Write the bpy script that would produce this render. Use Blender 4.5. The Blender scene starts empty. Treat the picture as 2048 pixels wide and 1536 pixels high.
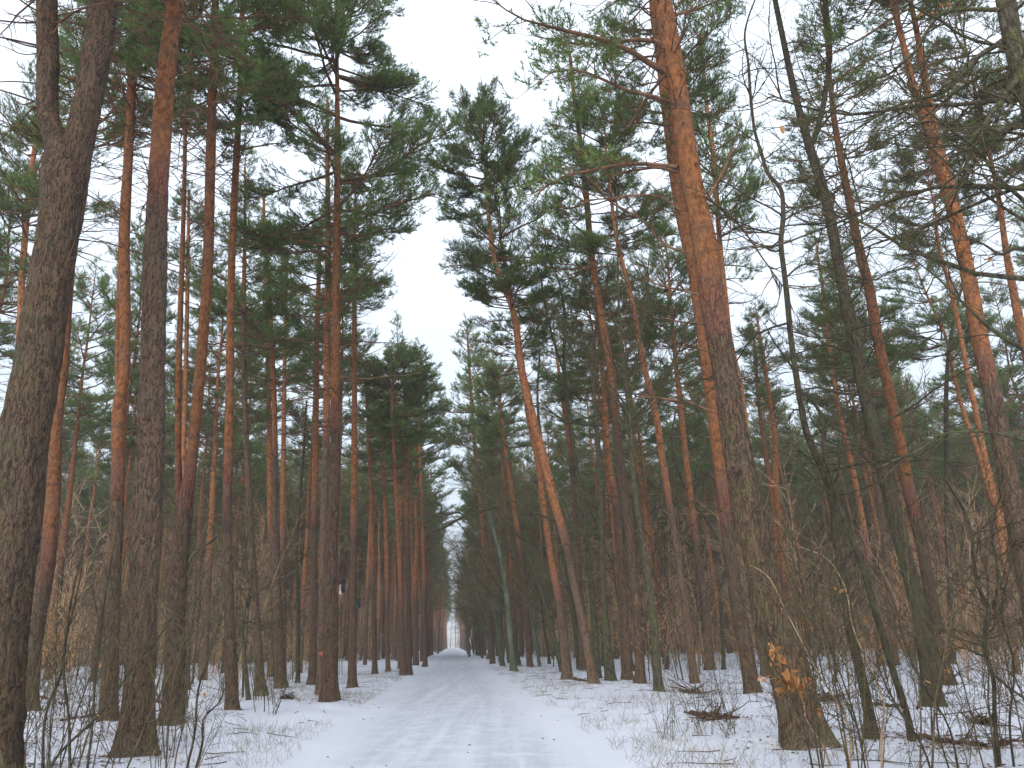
import bpy, math, random
import numpy as np
from mathutils import Vector, Matrix

# ------------------------------------------------------------------ camera
scn = bpy.context.scene
COL = scn.collection
PX, CX, CY = 1480.0, 1024.0, 768.0          # focal length and centre in the 2048 x 1536 photograph
CAMH = 1.45
PITCH = math.atan(519.5 / PX)
ROLL = math.radians(1.2)
F = np.array([0.0, math.cos(PITCH), math.sin(PITCH)])
U0 = np.array([0.0, -math.sin(PITCH), math.cos(PITCH)])
R0 = np.array([1.0, 0.0, 0.0])
UPV = U0 * math.cos(ROLL) + R0 * math.sin(ROLL)
RTV = R0 * math.cos(ROLL) - U0 * math.sin(ROLL)
cam_d = bpy.data.cameras.new('camera')
cam = bpy.data.objects.new('camera', cam_d)
COL.objects.link(cam)
scn.camera = cam
cam_d.sensor_width = 36.0
cam_d.lens = PX / 2048.0 * 36.0
cam_d.clip_end = 3000
cam.matrix_world = Matrix(((RTV[0], UPV[0], -F[0], 0), (RTV[1], UPV[1], -F[1], 0), (RTV[2], UPV[2], -F[2], CAMH), (0, 0, 0, 1)))

# ------------------------------------------------------------------ light
SUN_EL, SUN_AZ = math.radians(32), math.radians(195)      # azimuth from +Y, clockwise: behind the camera
world = bpy.data.worlds.new('World')
scn.world = world
world.use_nodes = True
nt = world.node_tree
nt.nodes.clear()
w_out = nt.nodes.new('ShaderNodeOutputWorld')
w_bg = nt.nodes.new('ShaderNodeBackground')
w_bg.inputs['Strength'].default_value = 0.1
sky = nt.nodes.new('ShaderNodeTexSky')
sky.sky_type = 'NISHITA'
sky.sun_disc = False
sky.sun_elevation = SUN_EL
sky.sun_rotation = SUN_AZ
w_tc = nt.nodes.new('ShaderNodeTexCoord')
w_sep = nt.nodes.new('ShaderNodeSeparateXYZ')
nt.links.new(w_tc.outputs['Generated'], w_sep.inputs[0])
w_mr = nt.nodes.new('ShaderNodeMapRange')               # overcast sky: brighter towards the zenith
w_mr.inputs['From Min'].default_value = 0.0
w_mr.inputs['From Max'].default_value = 1.0
w_mr.inputs['To Min'].default_value = 3.8
w_mr.inputs['To Max'].default_value = 9.8
nt.links.new(w_sep.outputs['Z'], w_mr.inputs['Value'])
w_tint = nt.nodes.new('ShaderNodeVectorMath')
w_tint.operation = 'SCALE'
w_tint.inputs[0].default_value = (0.87, 0.985, 1.13)
nt.links.new(w_mr.outputs[0], w_tint.inputs['Scale'])
w_mix = nt.nodes.new('ShaderNodeMix')
w_mix.data_type = 'RGBA'
w_mix.inputs[0].default_value = 0.93
nt.links.new(sky.outputs[0], w_mix.inputs[6])
nt.links.new(w_tint.outputs[0], w_mix.inputs[7])
nt.links.new(w_mix.outputs[2], w_bg.inputs['Color'])
nt.links.new(w_bg.outputs[0], w_out.inputs['Surface'])

sun_d = bpy.data.lights.new('sun', 'SUN')
sun_d.energy = 1.5
sun_d.angle = math.radians(50)
sun_d.color = (1.0, 0.94, 0.85)
sun = bpy.data.objects.new('sun', sun_d)
COL.objects.link(sun)
sdir = Vector((math.sin(SUN_AZ) * math.cos(SUN_EL), math.cos(SUN_AZ) * math.cos(SUN_EL), math.sin(SUN_EL)))
sun.rotation_euler = sdir.to_track_quat('Z', 'Y').to_euler()
sun.location = (0, -20, 40)

scn.view_settings.view_transform = 'Standard'
scn.view_settings.look = 'None'
scn.view_settings.gamma = 1
scn.view_settings.exposure = 0.97
scn.view_settings.use_curve_mapping = False
scn.render.engine = 'CYCLES'
scn.cycles.max_bounces = 8
scn.cycles.diffuse_bounces = 6
scn.cycles.glossy_bounces = 2
scn.cycles.transmission_bounces = 2
scn.cycles.volume_bounces = 1
scn.cycles.use_denoising = True
scn.cycles.denoiser = 'OPENIMAGEDENOISE'
scn.cycles.denoising_input_passes = 'RGB_ALBEDO_NORMAL'
scn.cycles.denoising_prefilter = 'ACCURATE'

# ------------------------------------------------------------------ pixel -> place helpers
def ray(px, py):
    return F + RTV * ((px - CX) / PX) + UPV * ((CY - py) / PX)

def at_ground(px, py, z=0.0):
    d = ray(px, py)
    t = (z - CAMH) / d[2]
    return np.array([d[0] * t, d[1] * t, z])

def at_y(px, py, Y):
    d = ray(px, py)
    t = Y / d[1]
    return np.array([d[0] * t, Y, CAMH + d[2] * t]), t / PX      # point, metres per pixel there

rdv = ray(905, 1290)
ROAD = np.array([rdv[0], rdv[1]]) / math.hypot(rdv[0], rdv[1])   # heading of the road
ROADN = np.array([ROAD[1], -ROAD[0]])                            # to its right

def road_coords(x, y):
    return x * ROAD[0] + y * ROAD[1], x * ROADN[0] + y * ROADN[1]

def road_xy(s, l):
    return s * ROAD[0] + l * ROADN[0], s * ROAD[1] + l * ROADN[1]

# ------------------------------------------------------------------ numpy noise
def _hash(ix, iy, iz):
    h = (ix.astype(np.int64) * 374761393 + iy.astype(np.int64) * 668265263 + iz.astype(np.int64) * 2147483647 * 3) & 0xFFFFFFFF
    h = ((h ^ (h >> 13)) * 1274126177) & 0xFFFFFFFF
    h = ((h ^ (h >> 16)) * 2246822519) & 0xFFFFFFFF
    return ((h ^ (h >> 15)) & 0xFFFFFF) / float(0xFFFFFF)

def noise3(x, y, z):
    x, y, z = np.broadcast_arrays(np.asarray(x, float), np.asarray(y, float), np.asarray(z, float))
    ix, iy, iz = np.floor(x), np.floor(y), np.floor(z)
    fx, fy, fz = x - ix, y - iy, z - iz
    fx, fy, fz = fx * fx * (3 - 2 * fx), fy * fy * (3 - 2 * fy), fz * fz * (3 - 2 * fz)
    r = 0
    for a in (0, 1):
        for b in (0, 1):
            for c in (0, 1):
                w = (fx if a else 1 - fx) * (fy if b else 1 - fy) * (fz if c else 1 - fz)
                r = r + w * _hash(ix + a, iy + b, iz + c)
    return r * 2 - 1

def terrain(x, y):
    s, l = road_coords(x, y)
    al = np.abs(l + 0.15 * noise3(s * 0.15, 0, 3.3))
    side = np.clip((al - 1.5) / 2.0, 0, 1)
    side = side * side * (3 - 2 * side)
    h = side * (0.05 + 0.09 * noise3(x * 0.45, y * 0.45, 1.7) + 0.05 * noise3(x * 1.3, y * 1.3, 7.1) + 0.02 * noise3(x * 3.1, y * 3.1, 2.2))
    h = h + (1 - side) * (-0.035 + 0.018 * noise3(x * 0.8, y * 0.5, 4.4))
    for r in (-0.75, 0.75):
        h = h - (1 - side) * 0.022 * np.exp(-((l - r - 0.1 * noise3(s * 0.1, 5, 0)) / 0.2) ** 2)
    h = h + 0.009 * noise3(x * 6, y * 6, 0.3) * (0.25 + side) + 0.004 * noise3(x * 15, y * 15, 0.3) * (0.3 + side)
    return h

# ------------------------------------------------------------------ mesh building
class Geo:
    """Gathers vertices, faces and float attributes; builds ONE mesh."""
    def __init__(self):
        self.v, self.q, self.t, self.n = [], [], [], 0
        self.at = {}
        self.mq, self.mt = [], []

    def add(self, V, Q=None, T=None, mat=0, **attrs):
        V = np.asarray(V, float).reshape(-1, 3)
        if Q is not None and len(Q):
            self.q.append(np.asarray(Q, int).reshape(-1, 4) + self.n)
            self.mq.append(np.full(len(self.q[-1]), mat))
        if T is not None and len(T):
            self.t.append(np.asarray(T, int).reshape(-1, 3) + self.n)
            self.mt.append(np.full(len(self.t[-1]), mat))
        for k, a in attrs.items():
            self.at.setdefault(k, []).append((self.n, np.broadcast_to(np.asarray(a, float), (len(V),))))
        self.v.append(V)
        self.n += len(V)

    def mesh(self, name, mats, smooth=True):
        me = bpy.data.meshes.new(name)
        V = np.concatenate(self.v) if self.v else np.zeros((0, 3))
        Q = np.concatenate(self.q) if self.q else np.zeros((0, 4), int)
        T = np.concatenate(self.t) if self.t else np.zeros((0, 3), int)
        mi = np.concatenate([*self.mq, *self.mt]) if (self.mq or self.mt) else np.zeros(0, int)
        me.vertices.add(len(V))
        me.vertices.foreach_set('co', V.astype(np.float32).ravel())
        me.loops.add(Q.size + T.size)
        me.loops.foreach_set('vertex_index', np.concatenate([Q.ravel(), T.ravel()]).astype(np.int32))
        me.polygons.add(len(Q) + len(T))
        st = np.concatenate([np.arange(len(Q)) * 4, len(Q) * 4 + np.arange(len(T)) * 3]).astype(np.int32)
        me.polygons.foreach_set('loop_start', st)
        me.polygons.foreach_set('material_index', mi.astype(np.int32))
        me.polygons.foreach_set('use_smooth', np.full(len(Q) + len(T), smooth))
        for m in (mats if isinstance(mats, (list, tuple)) else [mats]):
            me.materials.append(m)
        for k, lst in self.at.items():
            a = np.zeros(len(V), np.float32)
            for st0, arr in lst:
                a[st0:st0 + len(arr)] = arr
            me.attributes.new(k, 'FLOAT', 'POINT').data.foreach_set('value', a)
        me.update(calc_edges=True)
        return me

def link(name, me, parent=None):
    o = bpy.data.objects.new(name, me)
    COL.objects.link(o)
    if parent is not None:
        o.parent = parent
        if name in ('crown', 'branches', 'twigs', 'dead_branches', 'needles', 'leaves', 'dry_leaves', 'sticks'):
            o['kind'] = 'stuff'
    return o

def tag(o, label=None, cat=None, group=None, kind=None):
    for k, v in (('label', label), ('category', cat), ('group', group), ('kind', kind)):
        if v:
            o[k] = v
    return o

def empty(name, loc):
    o = bpy.data.objects.new(name, None)
    o.empty_display_size = 0.3
    COL.objects.link(o)
    o.location = loc
    return o

def nrm(a):
    return a / np.maximum(np.linalg.norm(a, axis=-1, keepdims=True), 1e-9)

def tubes(P, r, k=5):
    """P (m,n,3), r (m,n): verts and quads of m tubes with k sides."""
    P = np.asarray(P, float)
    if P.ndim == 2:
        P = P[None]
        r = np.asarray(r)[None]
    m, n, _ = P.shape
    T = nrm(np.gradient(P, axis=1))
    D = nrm(P[:, -1] - P[:, 0])
    ax = np.eye(3)[np.argmin(np.abs(D), axis=1)]
    A = nrm(np.cross(T, ax[:, None, :]))
    B = np.cross(T, A)
    th = np.arange(k) * 2 * math.pi / k
    V = P[:, :, None, :] + r[:, :, None, None] * (A[:, :, None, :] * np.cos(th)[None, None, :, None] + B[:, :, None, :] * np.sin(th)[None, None, :, None])
    i = np.arange(n - 1)[:, None] * k
    j = np.arange(k)[None, :]
    q = np.stack([i + j, i + (j + 1) % k, i + k + (j + 1) % k, i + k + j], -1).reshape(-1, 4)
    Q = (q[None] + (np.arange(m) * n * k)[:, None, None]).reshape(-1, 4)
    return V.reshape(-1, 3), Q

def resample(P, R, step):
    """Smooth resampling of a polyline with radii (Catmull-Rom by arc length)."""
    P = np.asarray(P, float)
    R = np.asarray(R, float)
    d = np.r_[0, np.cumsum(np.linalg.norm(np.diff(P, axis=0), axis=1))]
    n = max(3, int(d[-1] / step) + 1)
    u = np.linspace(0, d[-1], n)
    m = np.gradient(P, d, axis=0)
    mr = np.gradient(R, d)
    k = np.clip(np.searchsorted(d, u, 'right') - 1, 0, len(d) - 2)
    h = d[k + 1] - d[k]
    t = (u - d[k]) / h
    h00, h10, h01, h11 = 2 * t**3 - 3 * t**2 + 1, t**3 - 2 * t**2 + t, -2 * t**3 + 3 * t**2, t**3 - t**2
    Pn = h00[:, None] * P[k] + (h10 * h)[:, None] * m[k] + h01[:, None] * P[k + 1] + (h11 * h)[:, None] * m[k + 1]
    Rn = h00 * R[k] + h10 * h * mr[k] + h01 * R[k + 1] + h11 * h * mr[k + 1]
    return Pn, np.maximum(Rn, 0.002), u

# ------------------------------------------------------------------ materials
def new_mat(name):
    m = bpy.data.materials.new(name)
    m.use_nodes = True
    nt = m.node_tree
    b = nt.nodes['Principled BSDF']
    b.inputs['Roughness'].default_value = 0.9
    b.inputs['Specular IOR Level'].default_value = 0.15
    return m, nt, b

class N:
    def __init__(s, nt):
        s.nt = nt
    def node(s, typ, **kw):
        n = s.nt.nodes.new(typ)
        for k, v in kw.items():
            setattr(n, k, v)
        return n
    def put(s, sock, v):
        if hasattr(v, 'is_output') or isinstance(v, bpy.types.NodeSocket):
            s.nt.links.new(v, sock)
        else:
            sock.default_value = v
    def coord(s, which='Object'):
        return s.node('ShaderNodeTexCoord').outputs[which]
    def mapping(s, vec, scale):
        n = s.node('ShaderNodeMapping')
        s.put(n.inputs[0], vec)
        n.inputs['Scale'].default_value = scale
        return n.outputs[0]
    def noise(s, vec, scale, detail=4, rough=0.55, dist=0):
        n = s.node('ShaderNodeTexNoise')
        s.put(n.inputs['Vector'], vec)
        n.inputs['Scale'].default_value = scale
        n.inputs['Detail'].default_value = detail
        n.inputs['Roughness'].default_value = rough
        n.inputs['Distortion'].default_value = dist
        return n.outputs[0]
    def voro(s, vec, scale, feature='DISTANCE_TO_EDGE', out=0):
        n = s.node('ShaderNodeTexVoronoi', feature=feature)
        s.put(n.inputs['Vector'], vec)
        n.inputs['Scale'].default_value = scale
        return n.outputs[out]
    def rng(s, v, a, b, c=0.0, d=1.0):
        n = s.node('ShaderNodeMapRange', interpolation_type='SMOOTHSTEP')
        s.put(n.inputs[0], v)
        for i, x in enumerate((a, b, c, d)):
            s.put(n.inputs[i + 1], x)
        return n.outputs[0]
    def math(s, op, a, b=0.0, clamp=False):
        n = s.node('ShaderNodeMath', operation=op, use_clamp=clamp)
        s.put(n.inputs[0], a)
        s.put(n.inputs[1], b)
        return n.outputs[0]
    def mix(s, f, a, b):
        n = s.node('ShaderNodeMix', data_type='RGBA')
        s.put(n.inputs[0], f)
        s.put(n.inputs[6], a if not isinstance(a, tuple) else (*a, 1))
        s.put(n.inputs[7], b if not isinstance(b, tuple) else (*b, 1))
        return n.outputs[2]
    def attr(s, name):
        n = s.node('ShaderNodeAttribute', attribute_name=name)
        return n.outputs['Fac']
    def addv(s, a, b, sc):
        n = s.node('ShaderNodeVectorMath', operation='MULTIPLY_ADD')
        s.put(n.inputs[0], b)
        n.inputs[1].default_value = (sc, sc, sc)
        s.put(n.inputs[2], a)
        return n.outputs[0]
    def bump(s, h, strength, dist, nrmal=None):
        n = s.node('ShaderNodeBump')
        s.put(n.inputs['Height'], h)
        s.put(n.inputs['Strength'], strength)
        n.inputs['Distance'].default_value = dist
        if nrmal is not None:
            s.put(n.inputs['Normal'], nrmal)
        return n.outputs[0]
    def objrand(s):
        return s.node('ShaderNodeObjectInfo').outputs['Random']

def bark_pine(name='pine_bark', k=1.0):
    m, nt, b = new_mat(name)
    g = N(nt)
    co = g.coord()
    ncol = g.node('ShaderNodeTexNoise')
    g.put(ncol.inputs['Vector'], co)
    ncol.inputs['Scale'].default_value = 4.0
    warped = g.addv(co, ncol.outputs['Color'], 0.08)
    def ridge(scale, zs, w):
        n = g.noise(g.mapping(warped, (1, 1, zs)), scale, 3, 0.6)
        return g.rng(g.math('ABSOLUTE', g.math('SUBTRACT', n, 0.5)), 0.0, w)
    edge = g.math('MULTIPLY', ridge(19.0, 0.15, 0.052), g.rng(ridge(32.0, 0.30, 0.05), 0, 1, 0.45, 1.0))
    furrow = g.rng(edge, 0.05, 0.75)
    cell = g.noise(g.mapping(warped, (1, 1, 0.3)), 9, 4, 0.6)
    fine = g.noise(g.mapping(co, (1, 1, 0.3)), 46, 5, 0.65)
    big = g.noise(co, 1.4, 3)
    plate = g.mix(fine, (0.070, 0.044, 0.026), (0.182, 0.117, 0.073))
    plate = g.mix(g.rng(cell, 0.35, 0.7, 0, 0.7), plate, (0.128, 0.070, 0.048))
    low = g.mix(furrow, (0.034, 0.024, 0.018), plate)
    # thin flaking orange bark
    fl = g.noise(g.mapping(warped, (1, 1, 0.6)), 11, 6, 0.7)
    fl2 = g.noise(g.mapping(co, (1, 1, 0.25)), 34, 3, 0.6)
    up = g.mix(g.rng(fl, 0.36, 0.62), (0.115, 0.043, 0.018), (0.275, 0.106, 0.038))
    up = g.mix(g.rng(fl2, 0.55, 0.75, 0, 0.6), up, (0.42, 0.19, 0.095))
    up = g.mix(g.rng(g.noise(co, 2.6, 4, 0.7), 0.60, 0.72, 0, 0.75), up, (0.10, 0.048, 0.032))
    # a dark ring where each old whorl of branches stood
    sep = g.node('ShaderNodeSeparateXYZ')
    g.put(sep.inputs[0], co)
    ring = g.noise(g.mapping(co, (0.5, 0.5, 6.0)), 1.0, 2, 0.5)
    up = g.mix(g.rng(ring, 0.66, 0.74, 0, 0.75), up, (0.11, 0.052, 0.035))
    up = g.mix(g.rng(g.noise(g.mapping(co, (1, 1, 0.45)), 24, 5, 0.75), 0.36, 0.50, 0.6, 0), up, (0.085, 0.034, 0.022))
    kn = g.voro(g.mapping(co, (1.0, 1.0, 0.62)), 4.6, 'F1', 0)
    up = g.mix(g.rng(kn, 0.12, 0.21, 0.9, 0), up, (0.055, 0.028, 0.020))
    orr = g.math('ADD', g.attr('orange'), g.math('MULTIPLY', g.math('SUBTRACT', g.noise(co, 2.3, 5, 0.65), 0.5), 1.1))
    mid = g.mix(g.rng(fine, 0.3, 0.7), (0.10, 0.044, 0.030), (0.25, 0.102, 0.060))
    c = g.mix(g.rng(orr, 0.22, 0.42), low, g.mix(g.rng(edge, 0.0, 0.5), (0.055, 0.026, 0.020), mid))
    c = g.mix(g.rng(orr, 0.55, 0.80), c, up)
    ms = g.math('MULTIPLY', g.attr('moss'), g.rng(g.noise(co, 3.2, 5, 0.7), 0.42, 0.62))
    c = g.mix(ms, c, g.mix(fine, (0.055, 0.058, 0.018), (0.19, 0.19, 0.065)))
    val = g.node('ShaderNodeHueSaturation')
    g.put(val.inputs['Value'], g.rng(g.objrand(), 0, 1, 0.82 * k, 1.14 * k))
    g.put(val.inputs['Color'], g.mix(g.rng(big, 0.35, 0.7, 0, 0.25), c, (0.10, 0.09, 0.075)))
    g.put(b.inputs['Base Color'], val.outputs[0])
    hgt = g.math('ADD', g.math('MULTIPLY', furrow, g.rng(g.attr('orange'), 0.2, 0.7, 1.0, 0.12)), g.math('MULTIPLY', fine, 0.35))
    g.put(b.inputs['Normal'], g.bump(hgt, 0.85, 0.03))
    return m

def bark_decid(name, dark, light, moss):
    m, nt, b = new_mat(name)
    g = N(nt)
    co = g.coord()
    n1 = g.noise(g.mapping(co, (1, 1, 0.3)), 22, 5, 0.65)
    n2 = g.noise(co, 2.5, 5, 0.7)
    c = g.mix(g.rng(n1, 0.3, 0.7), dark, light)
    geo = g.node('ShaderNodeNewGeometry')
    rd = g.math('ABSOLUTE', g.math('SUBTRACT', g.noise(g.mapping(co, (1, 1, 0.22)), 17, 3, 0.6), 0.5))
    c = g.mix(g.math('MULTIPLY', g.rng(n2, 0.42, 0.66), 0.75), c, g.mix(n1, tuple(v * 0.6 for v in moss), tuple(v * 1.3 for v in moss)))
    c = g.mix(g.rng(rd, 0.0, 0.06, 0.75, 0), c, (0.022, 0.018, 0.013))
    c = g.mix(g.math('MULTIPLY', g.attr('moss'), g.rng(n2, 0.45, 0.62)), c, g.mix(n1, (0.030, 0.042, 0.014), (0.085, 0.100, 0.035)))
    c = g.mix(g.attr('lichen'), c, g.mix(n1, (0.13, 0.20, 0.13), (0.30, 0.38, 0.27)))
    g.put(b.inputs['Base Color'], c)
    g.put(b.inputs['Normal'], g.bump(n1, 0.8, 0.02))
    return m

def plain(name, c1, c2, scale=8, rough=0.9, vary=True):
    m, nt, b = new_mat(name)
    g = N(nt)
    n = g.noise(g.coord(), scale, 4, 0.6)
    c = g.mix(g.rng(n, 0.3, 0.7), c1, c2)
    if vary:
        hs = g.node('ShaderNodeHueSaturation')
        g.put(hs.inputs['Value'], g.rng(g.objrand(), 0, 1, 0.8, 1.2))
        g.put(hs.inputs['Color'], c)
        c = hs.outputs[0]
    g.put(b.inputs['Base Color'], c)
    b.inputs['Roughness'].default_value = rough
    return m

def leafy(name, c1, c2, c3, trans):
    m, nt, b = new_mat(name)
    g = N(nt)
    a = g.attr('tint')
    c = g.mix(g.rng(a, 0, 0.6), c1, c2)
    c = g.mix(g.rng(a, 0.82, 1.0), c, c3)
    hs = g.node('ShaderNodeHueSaturation')
    g.put(hs.inputs['Value'], g.rng(g.objrand(), 0, 1, 0.8, 1.2))
    g.put(hs.inputs['Color'], c)
    c = hs.outputs[0]
    g.put(b.inputs['Base Color'], c)
    b.inputs['Roughness'].default_value = 0.6
    tr = g.node('ShaderNodeBsdfTranslucent')
    g.put(tr.inputs[0], c)
    mx = g.node('ShaderNodeMixShader')
    mx.inputs[0].default_value = trans
    out = nt.nodes['Material Output']
    nt.links.new(b.outputs[0], mx.inputs[1])
    nt.links.new(tr.outputs[0], mx.inputs[2])
    nt.links.new(mx.outputs[0], out.inputs['Surface'])
    return m

def snow_mat():
    m, nt, b = new_mat('snow')
    g = N(nt)
    co = g.coord()
    road = g.attr('road')
    n1 = g.noise(co, 0.9, 5, 0.6)
    n2 = g.noise(co, 26, 4, 0.7)
    clean = g.mix(n1, (0.50, 0.508, 0.57), (0.58, 0.588, 0.645))
    st = g.node('ShaderNodeMapping')
    g.put(st.inputs[0], co)
    st.inputs['Rotation'].default_value = (0, 0, math.atan2(ROADN[1], ROADN[0]) * -1)
    st.inputs['Scale'].default_value = (2.4, 0.10, 1)
    streak = g.noise(st.outputs[0], 1.3, 6, 0.68)
    packed = g.mix(g.rng(streak, 0.35, 0.7), (0.39, 0.398, 0.45), (0.515, 0.523, 0.58))
    rm = g.math('MULTIPLY', road, g.rng(g.noise(co, 2.0, 6, 0.7), 0.25, 0.6))
    c = g.mix(rm, clean, packed)
    dirt = g.rng(g.noise(co, 12, 3, 0.6), 0.76, 0.82, 0, 0.45)
    c = g.mix(g.math('MULTIPLY', dirt, g.rng(g.noise(co, 0.6, 3), 0.4, 0.65)), c, (0.30, 0.25, 0.21))
    lit = g.math('MULTIPLY', g.attr('litter'), g.rng(g.noise(co, 7, 5, 0.75), 0.50, 0.60))
    c = g.mix(lit, c, g.mix(n2, (0.07, 0.045, 0.03), (0.20, 0.12, 0.075)))
    g.put(b.inputs['Base Color'], c)
    b.inputs['Roughness'].default_value = 0.75
    h = g.math('ADD', g.math('MULTIPLY', n2, 0.35), g.noise(co, 6, 5, 0.7))
    g.put(b.inputs['Normal'], g.bump(h, 0.45, 0.035))
    return m

M_BARK = bark_pine()
M_BARK_FARLIT = bark_pine('pine_bark_far_lit', 1.45)  # same bark, brightened for farther trunks: light painted in against the dim wood
M_OAK = bark_decid('mossy_bark', (0.030, 0.026, 0.018), (0.135, 0.115, 0.080), (0.125, 0.120, 0.046))
M_DARK = bark_decid('dark_bark', (0.022, 0.017, 0.012), (0.095, 0.072, 0.050), (0.062, 0.066, 0.030))
M_BRANCH = plain('pine_branch_bark', (0.075, 0.046, 0.030), (0.21, 0.110, 0.066), 5)
M_TWIG = plain('twig_bark', (0.042, 0.034, 0.020), (0.120, 0.094, 0.052), 6)
M_TWIG_FARLIT = plain('twig_bark_far_lit', (0.080, 0.066, 0.032), (0.200, 0.165, 0.085), 6)  # lighter copy of the twig bark; brightness painted in for farther trees
M_BRUSH = plain('sapling_bark', (0.22, 0.145, 0.080), (0.46, 0.320, 0.185), 3)
M_NEEDLE = leafy('pine_needles', (0.096, 0.158, 0.048), (0.162, 0.230, 0.074), (0.27, 0.23, 0.08), 0.46)
M_LEAF = leafy('dry_leaves', (0.34, 0.140, 0.050), (0.56, 0.25, 0.085), (0.60, 0.32, 0.13), 0.35)
M_LITTER = leafy('leaf_litter', (0.060, 0.034, 0.024), (0.15, 0.080, 0.052), (0.30, 0.18, 0.10), 0.05)
M_GRASS = leafy('dry_grass', (0.22, 0.185, 0.12), (0.38, 0.33, 0.23), (0.12, 0.10, 0.06), 0.2)
M_SNOW = snow_mat()

# ------------------------------------------------------------------ ground
LITTER = []      # (x, y, radius, amount), filled below and before the ground is built

PINES = []       # traced pines

# Each pine: base-to-top polyline of (px, py, width px) in the photograph; all of it stands in the upright
# plane through the tree's foot, so its lean is real. opt: oy = pixel row where the bark turns orange,
# cb / H = metres to the first live branches / to the top, cr = crown radius, moss, forks (extra stems).
def P(label, pts, oy, cb=15.0, H=26.5, cr=2.6, moss=0.05, near=False, forks=(), group='tall pines standing along the snowy road', dead=1.0, seed=0, cat='pine tree'):
    PINES.append(dict(label=label, pts=pts, oy=oy, cb=cb, H=H, cr=cr, moss=moss, near=near, forks=forks, group=group, dead=dead, seed=seed))

P('massive forked pine with furrowed grey bark patched with moss, cut off by the edge',
  [(-26, 1560, 120), (-5, 1290, 104), (12, 1150, 100), (28, 1036, 98), (45, 900, 92), (72, 750, 84), (92, 620, 78), (110, 500, 74), (124, 420, 78), (128, 350, 84), (118, 290, 50), (101, 250, 42), (96, 120, 39), (94, 0, 37)],
  -900, 13, 23, 3.0, 0.85, True, forks=[[(132, 370, 70), (146, 310, 58), (161, 250, 54), (178, 170, 52), (191, 101, 52), (204, 0, 50)]], dead=0.25)
P('orange-barked pine peeking out just right of the massive forked trunk',
  [(62, 1424, 25), (72, 1279, 25), (94, 1140, 27), (106, 1000, 26), (114, 849, 19), (126, 744, 18), (136, 605, 16), (146, 500, 12), (155, 380, 11), (168, 200, 9), (178, 40, 8)], 1120, 15, 26, 2.4, 0.1, True)
P('thin orange pine stem rising behind the massive forked trunk beside the frame edge',
  [(20, 1395, 16), (28, 1000, 15), (36, 750, 13), (48, 500, 12), (62, 350, 10), (76, 250, 8), (88, 120, 6)], 900, 16, 25, 2.2)
P('pine whose orange trunk splits in two high above a dark ring',
  [(216, 1447, 42), (226, 1209, 27), (235, 1000, 25), (236, 954, 25), (239, 814, 25), (248, 744, 20), (250, 660, 20), (249, 500, 20), (253, 384, 18), (262, 209, 17), (269, 0, 14)],
  960, 15.5, 26, 2.5, 0.08, True, forks=[[(237, 800, 15), (234, 744, 12), (235, 640, 11), (238, 520, 9), (242, 400, 7)]])
P('stout dark straight pine with reddish plates near the top, biggest after the massive forked one',
  [(267, 1512, 78), (276, 1419, 62), (285, 1209, 57), (295, 1000, 56), (303, 814, 48), (307, 640, 46), (311, 500, 43), (314, 419, 40), (325, 244, 37), (337, 105, 32), (351, 0, 31)],
  380, 15, 26, 3.0, 0.08, True, dead=0.35)
P('pine forking low into a thin upright stem and a thick orange stem leaning right',
  [(345, 1452, 44), (350, 1349, 40), (352, 1209, 37), (364, 1070, 34), (372, 1000, 30), (379, 954, 24), (394, 814, 22), (406, 675, 20), (417, 500, 20), (419, 419, 19), (423, 244, 18), (428, 105, 15), (431, 0, 13)],
  970, 15, 26, 2.5, 0.05, True, forks=[[(360, 1060, 20), (355, 954, 14), (354, 814, 12), (358, 640, 11), (363, 500, 9), (367, 349, 8), (371, 200, 6)]])
P('slim orange pine seen between the two stems of the low-forked pine',
  [(374, 1385, 14), (366, 1000, 11), (370, 814, 9), (374, 640, 8), (376, 500, 7), (378, 380, 5)], 1100, 14, 22, 2.0)
P('straight slender pine dark below and orange above, next right of the low-forked pine',
  [(464, 1423, 27), (458, 1209, 20), (455, 1000, 18), (457, 919, 18), (460, 744, 16), (464, 500, 14), (473, 314, 13), (482, 140, 10), (485, 0, 8)], 960, 16, 26, 2.3, near=True, dead=1.3)
P('slim dark pine leaning left with a mossy foot beside the slender straight pine',
  [(522, 1391, 22), (510, 1209, 16), (498, 989, 12), (490, 814, 10), (487, 640, 9), (489, 500, 7), (490, 400, 5), (490, 330, 3)], 640, 12.5, 21.6, 2.2, 0.35, dead=1.5)
P('pine with a flared foot and brown lower trunk left of the pine carrying nest boxes',
  [(562, 1378, 24), (555, 1209, 18), (551, 1000, 12), (549, 814, 10), (543, 675, 9), (538, 570, 8), (531, 500, 7), (527, 380, 5)], 900, 12.5, 22, 2.4)
P('orange pine standing directly behind the flared brown pine',
  [(542, 1356, 14), (540, 1000, 11), (538, 814, 10), (534, 640, 8), (530, 520, 6)], 1060, 14, 21, 2.2)
P('thin orange pine right of the flared brown pine',
  [(566, 1362, 13), (566, 1000, 10), (569, 744, 8), (571, 640, 7), (574, 500, 5)], 1080, 14, 22, 2.0)
P('reddish pine close on the left of the twin trunked roadside pine',
  [(626, 1372, 20), (628, 1209, 16), (629, 1000, 13), (631, 919, 12), (633, 709, 11), (637, 570, 9), (640, 470, 6)], 1020, 12.5, 22, 2.3, dead=1.4)
P('tall roadside pine with dark straight trunk and dense crown, a nest box on its side',
  [(659, 1410, 40), (660, 1350, 32), (661, 1209, 31), (662, 1100, 28), (668, 1000, 22), (670, 919, 21), (671, 709, 18), (673, 500, 15), (675, 314, 12), (674, 140, 8), (672, 20, 5)],
  830, 12.0, 24.9, 4.2, 0.04, True, dead=1.6, seed=3)
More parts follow.
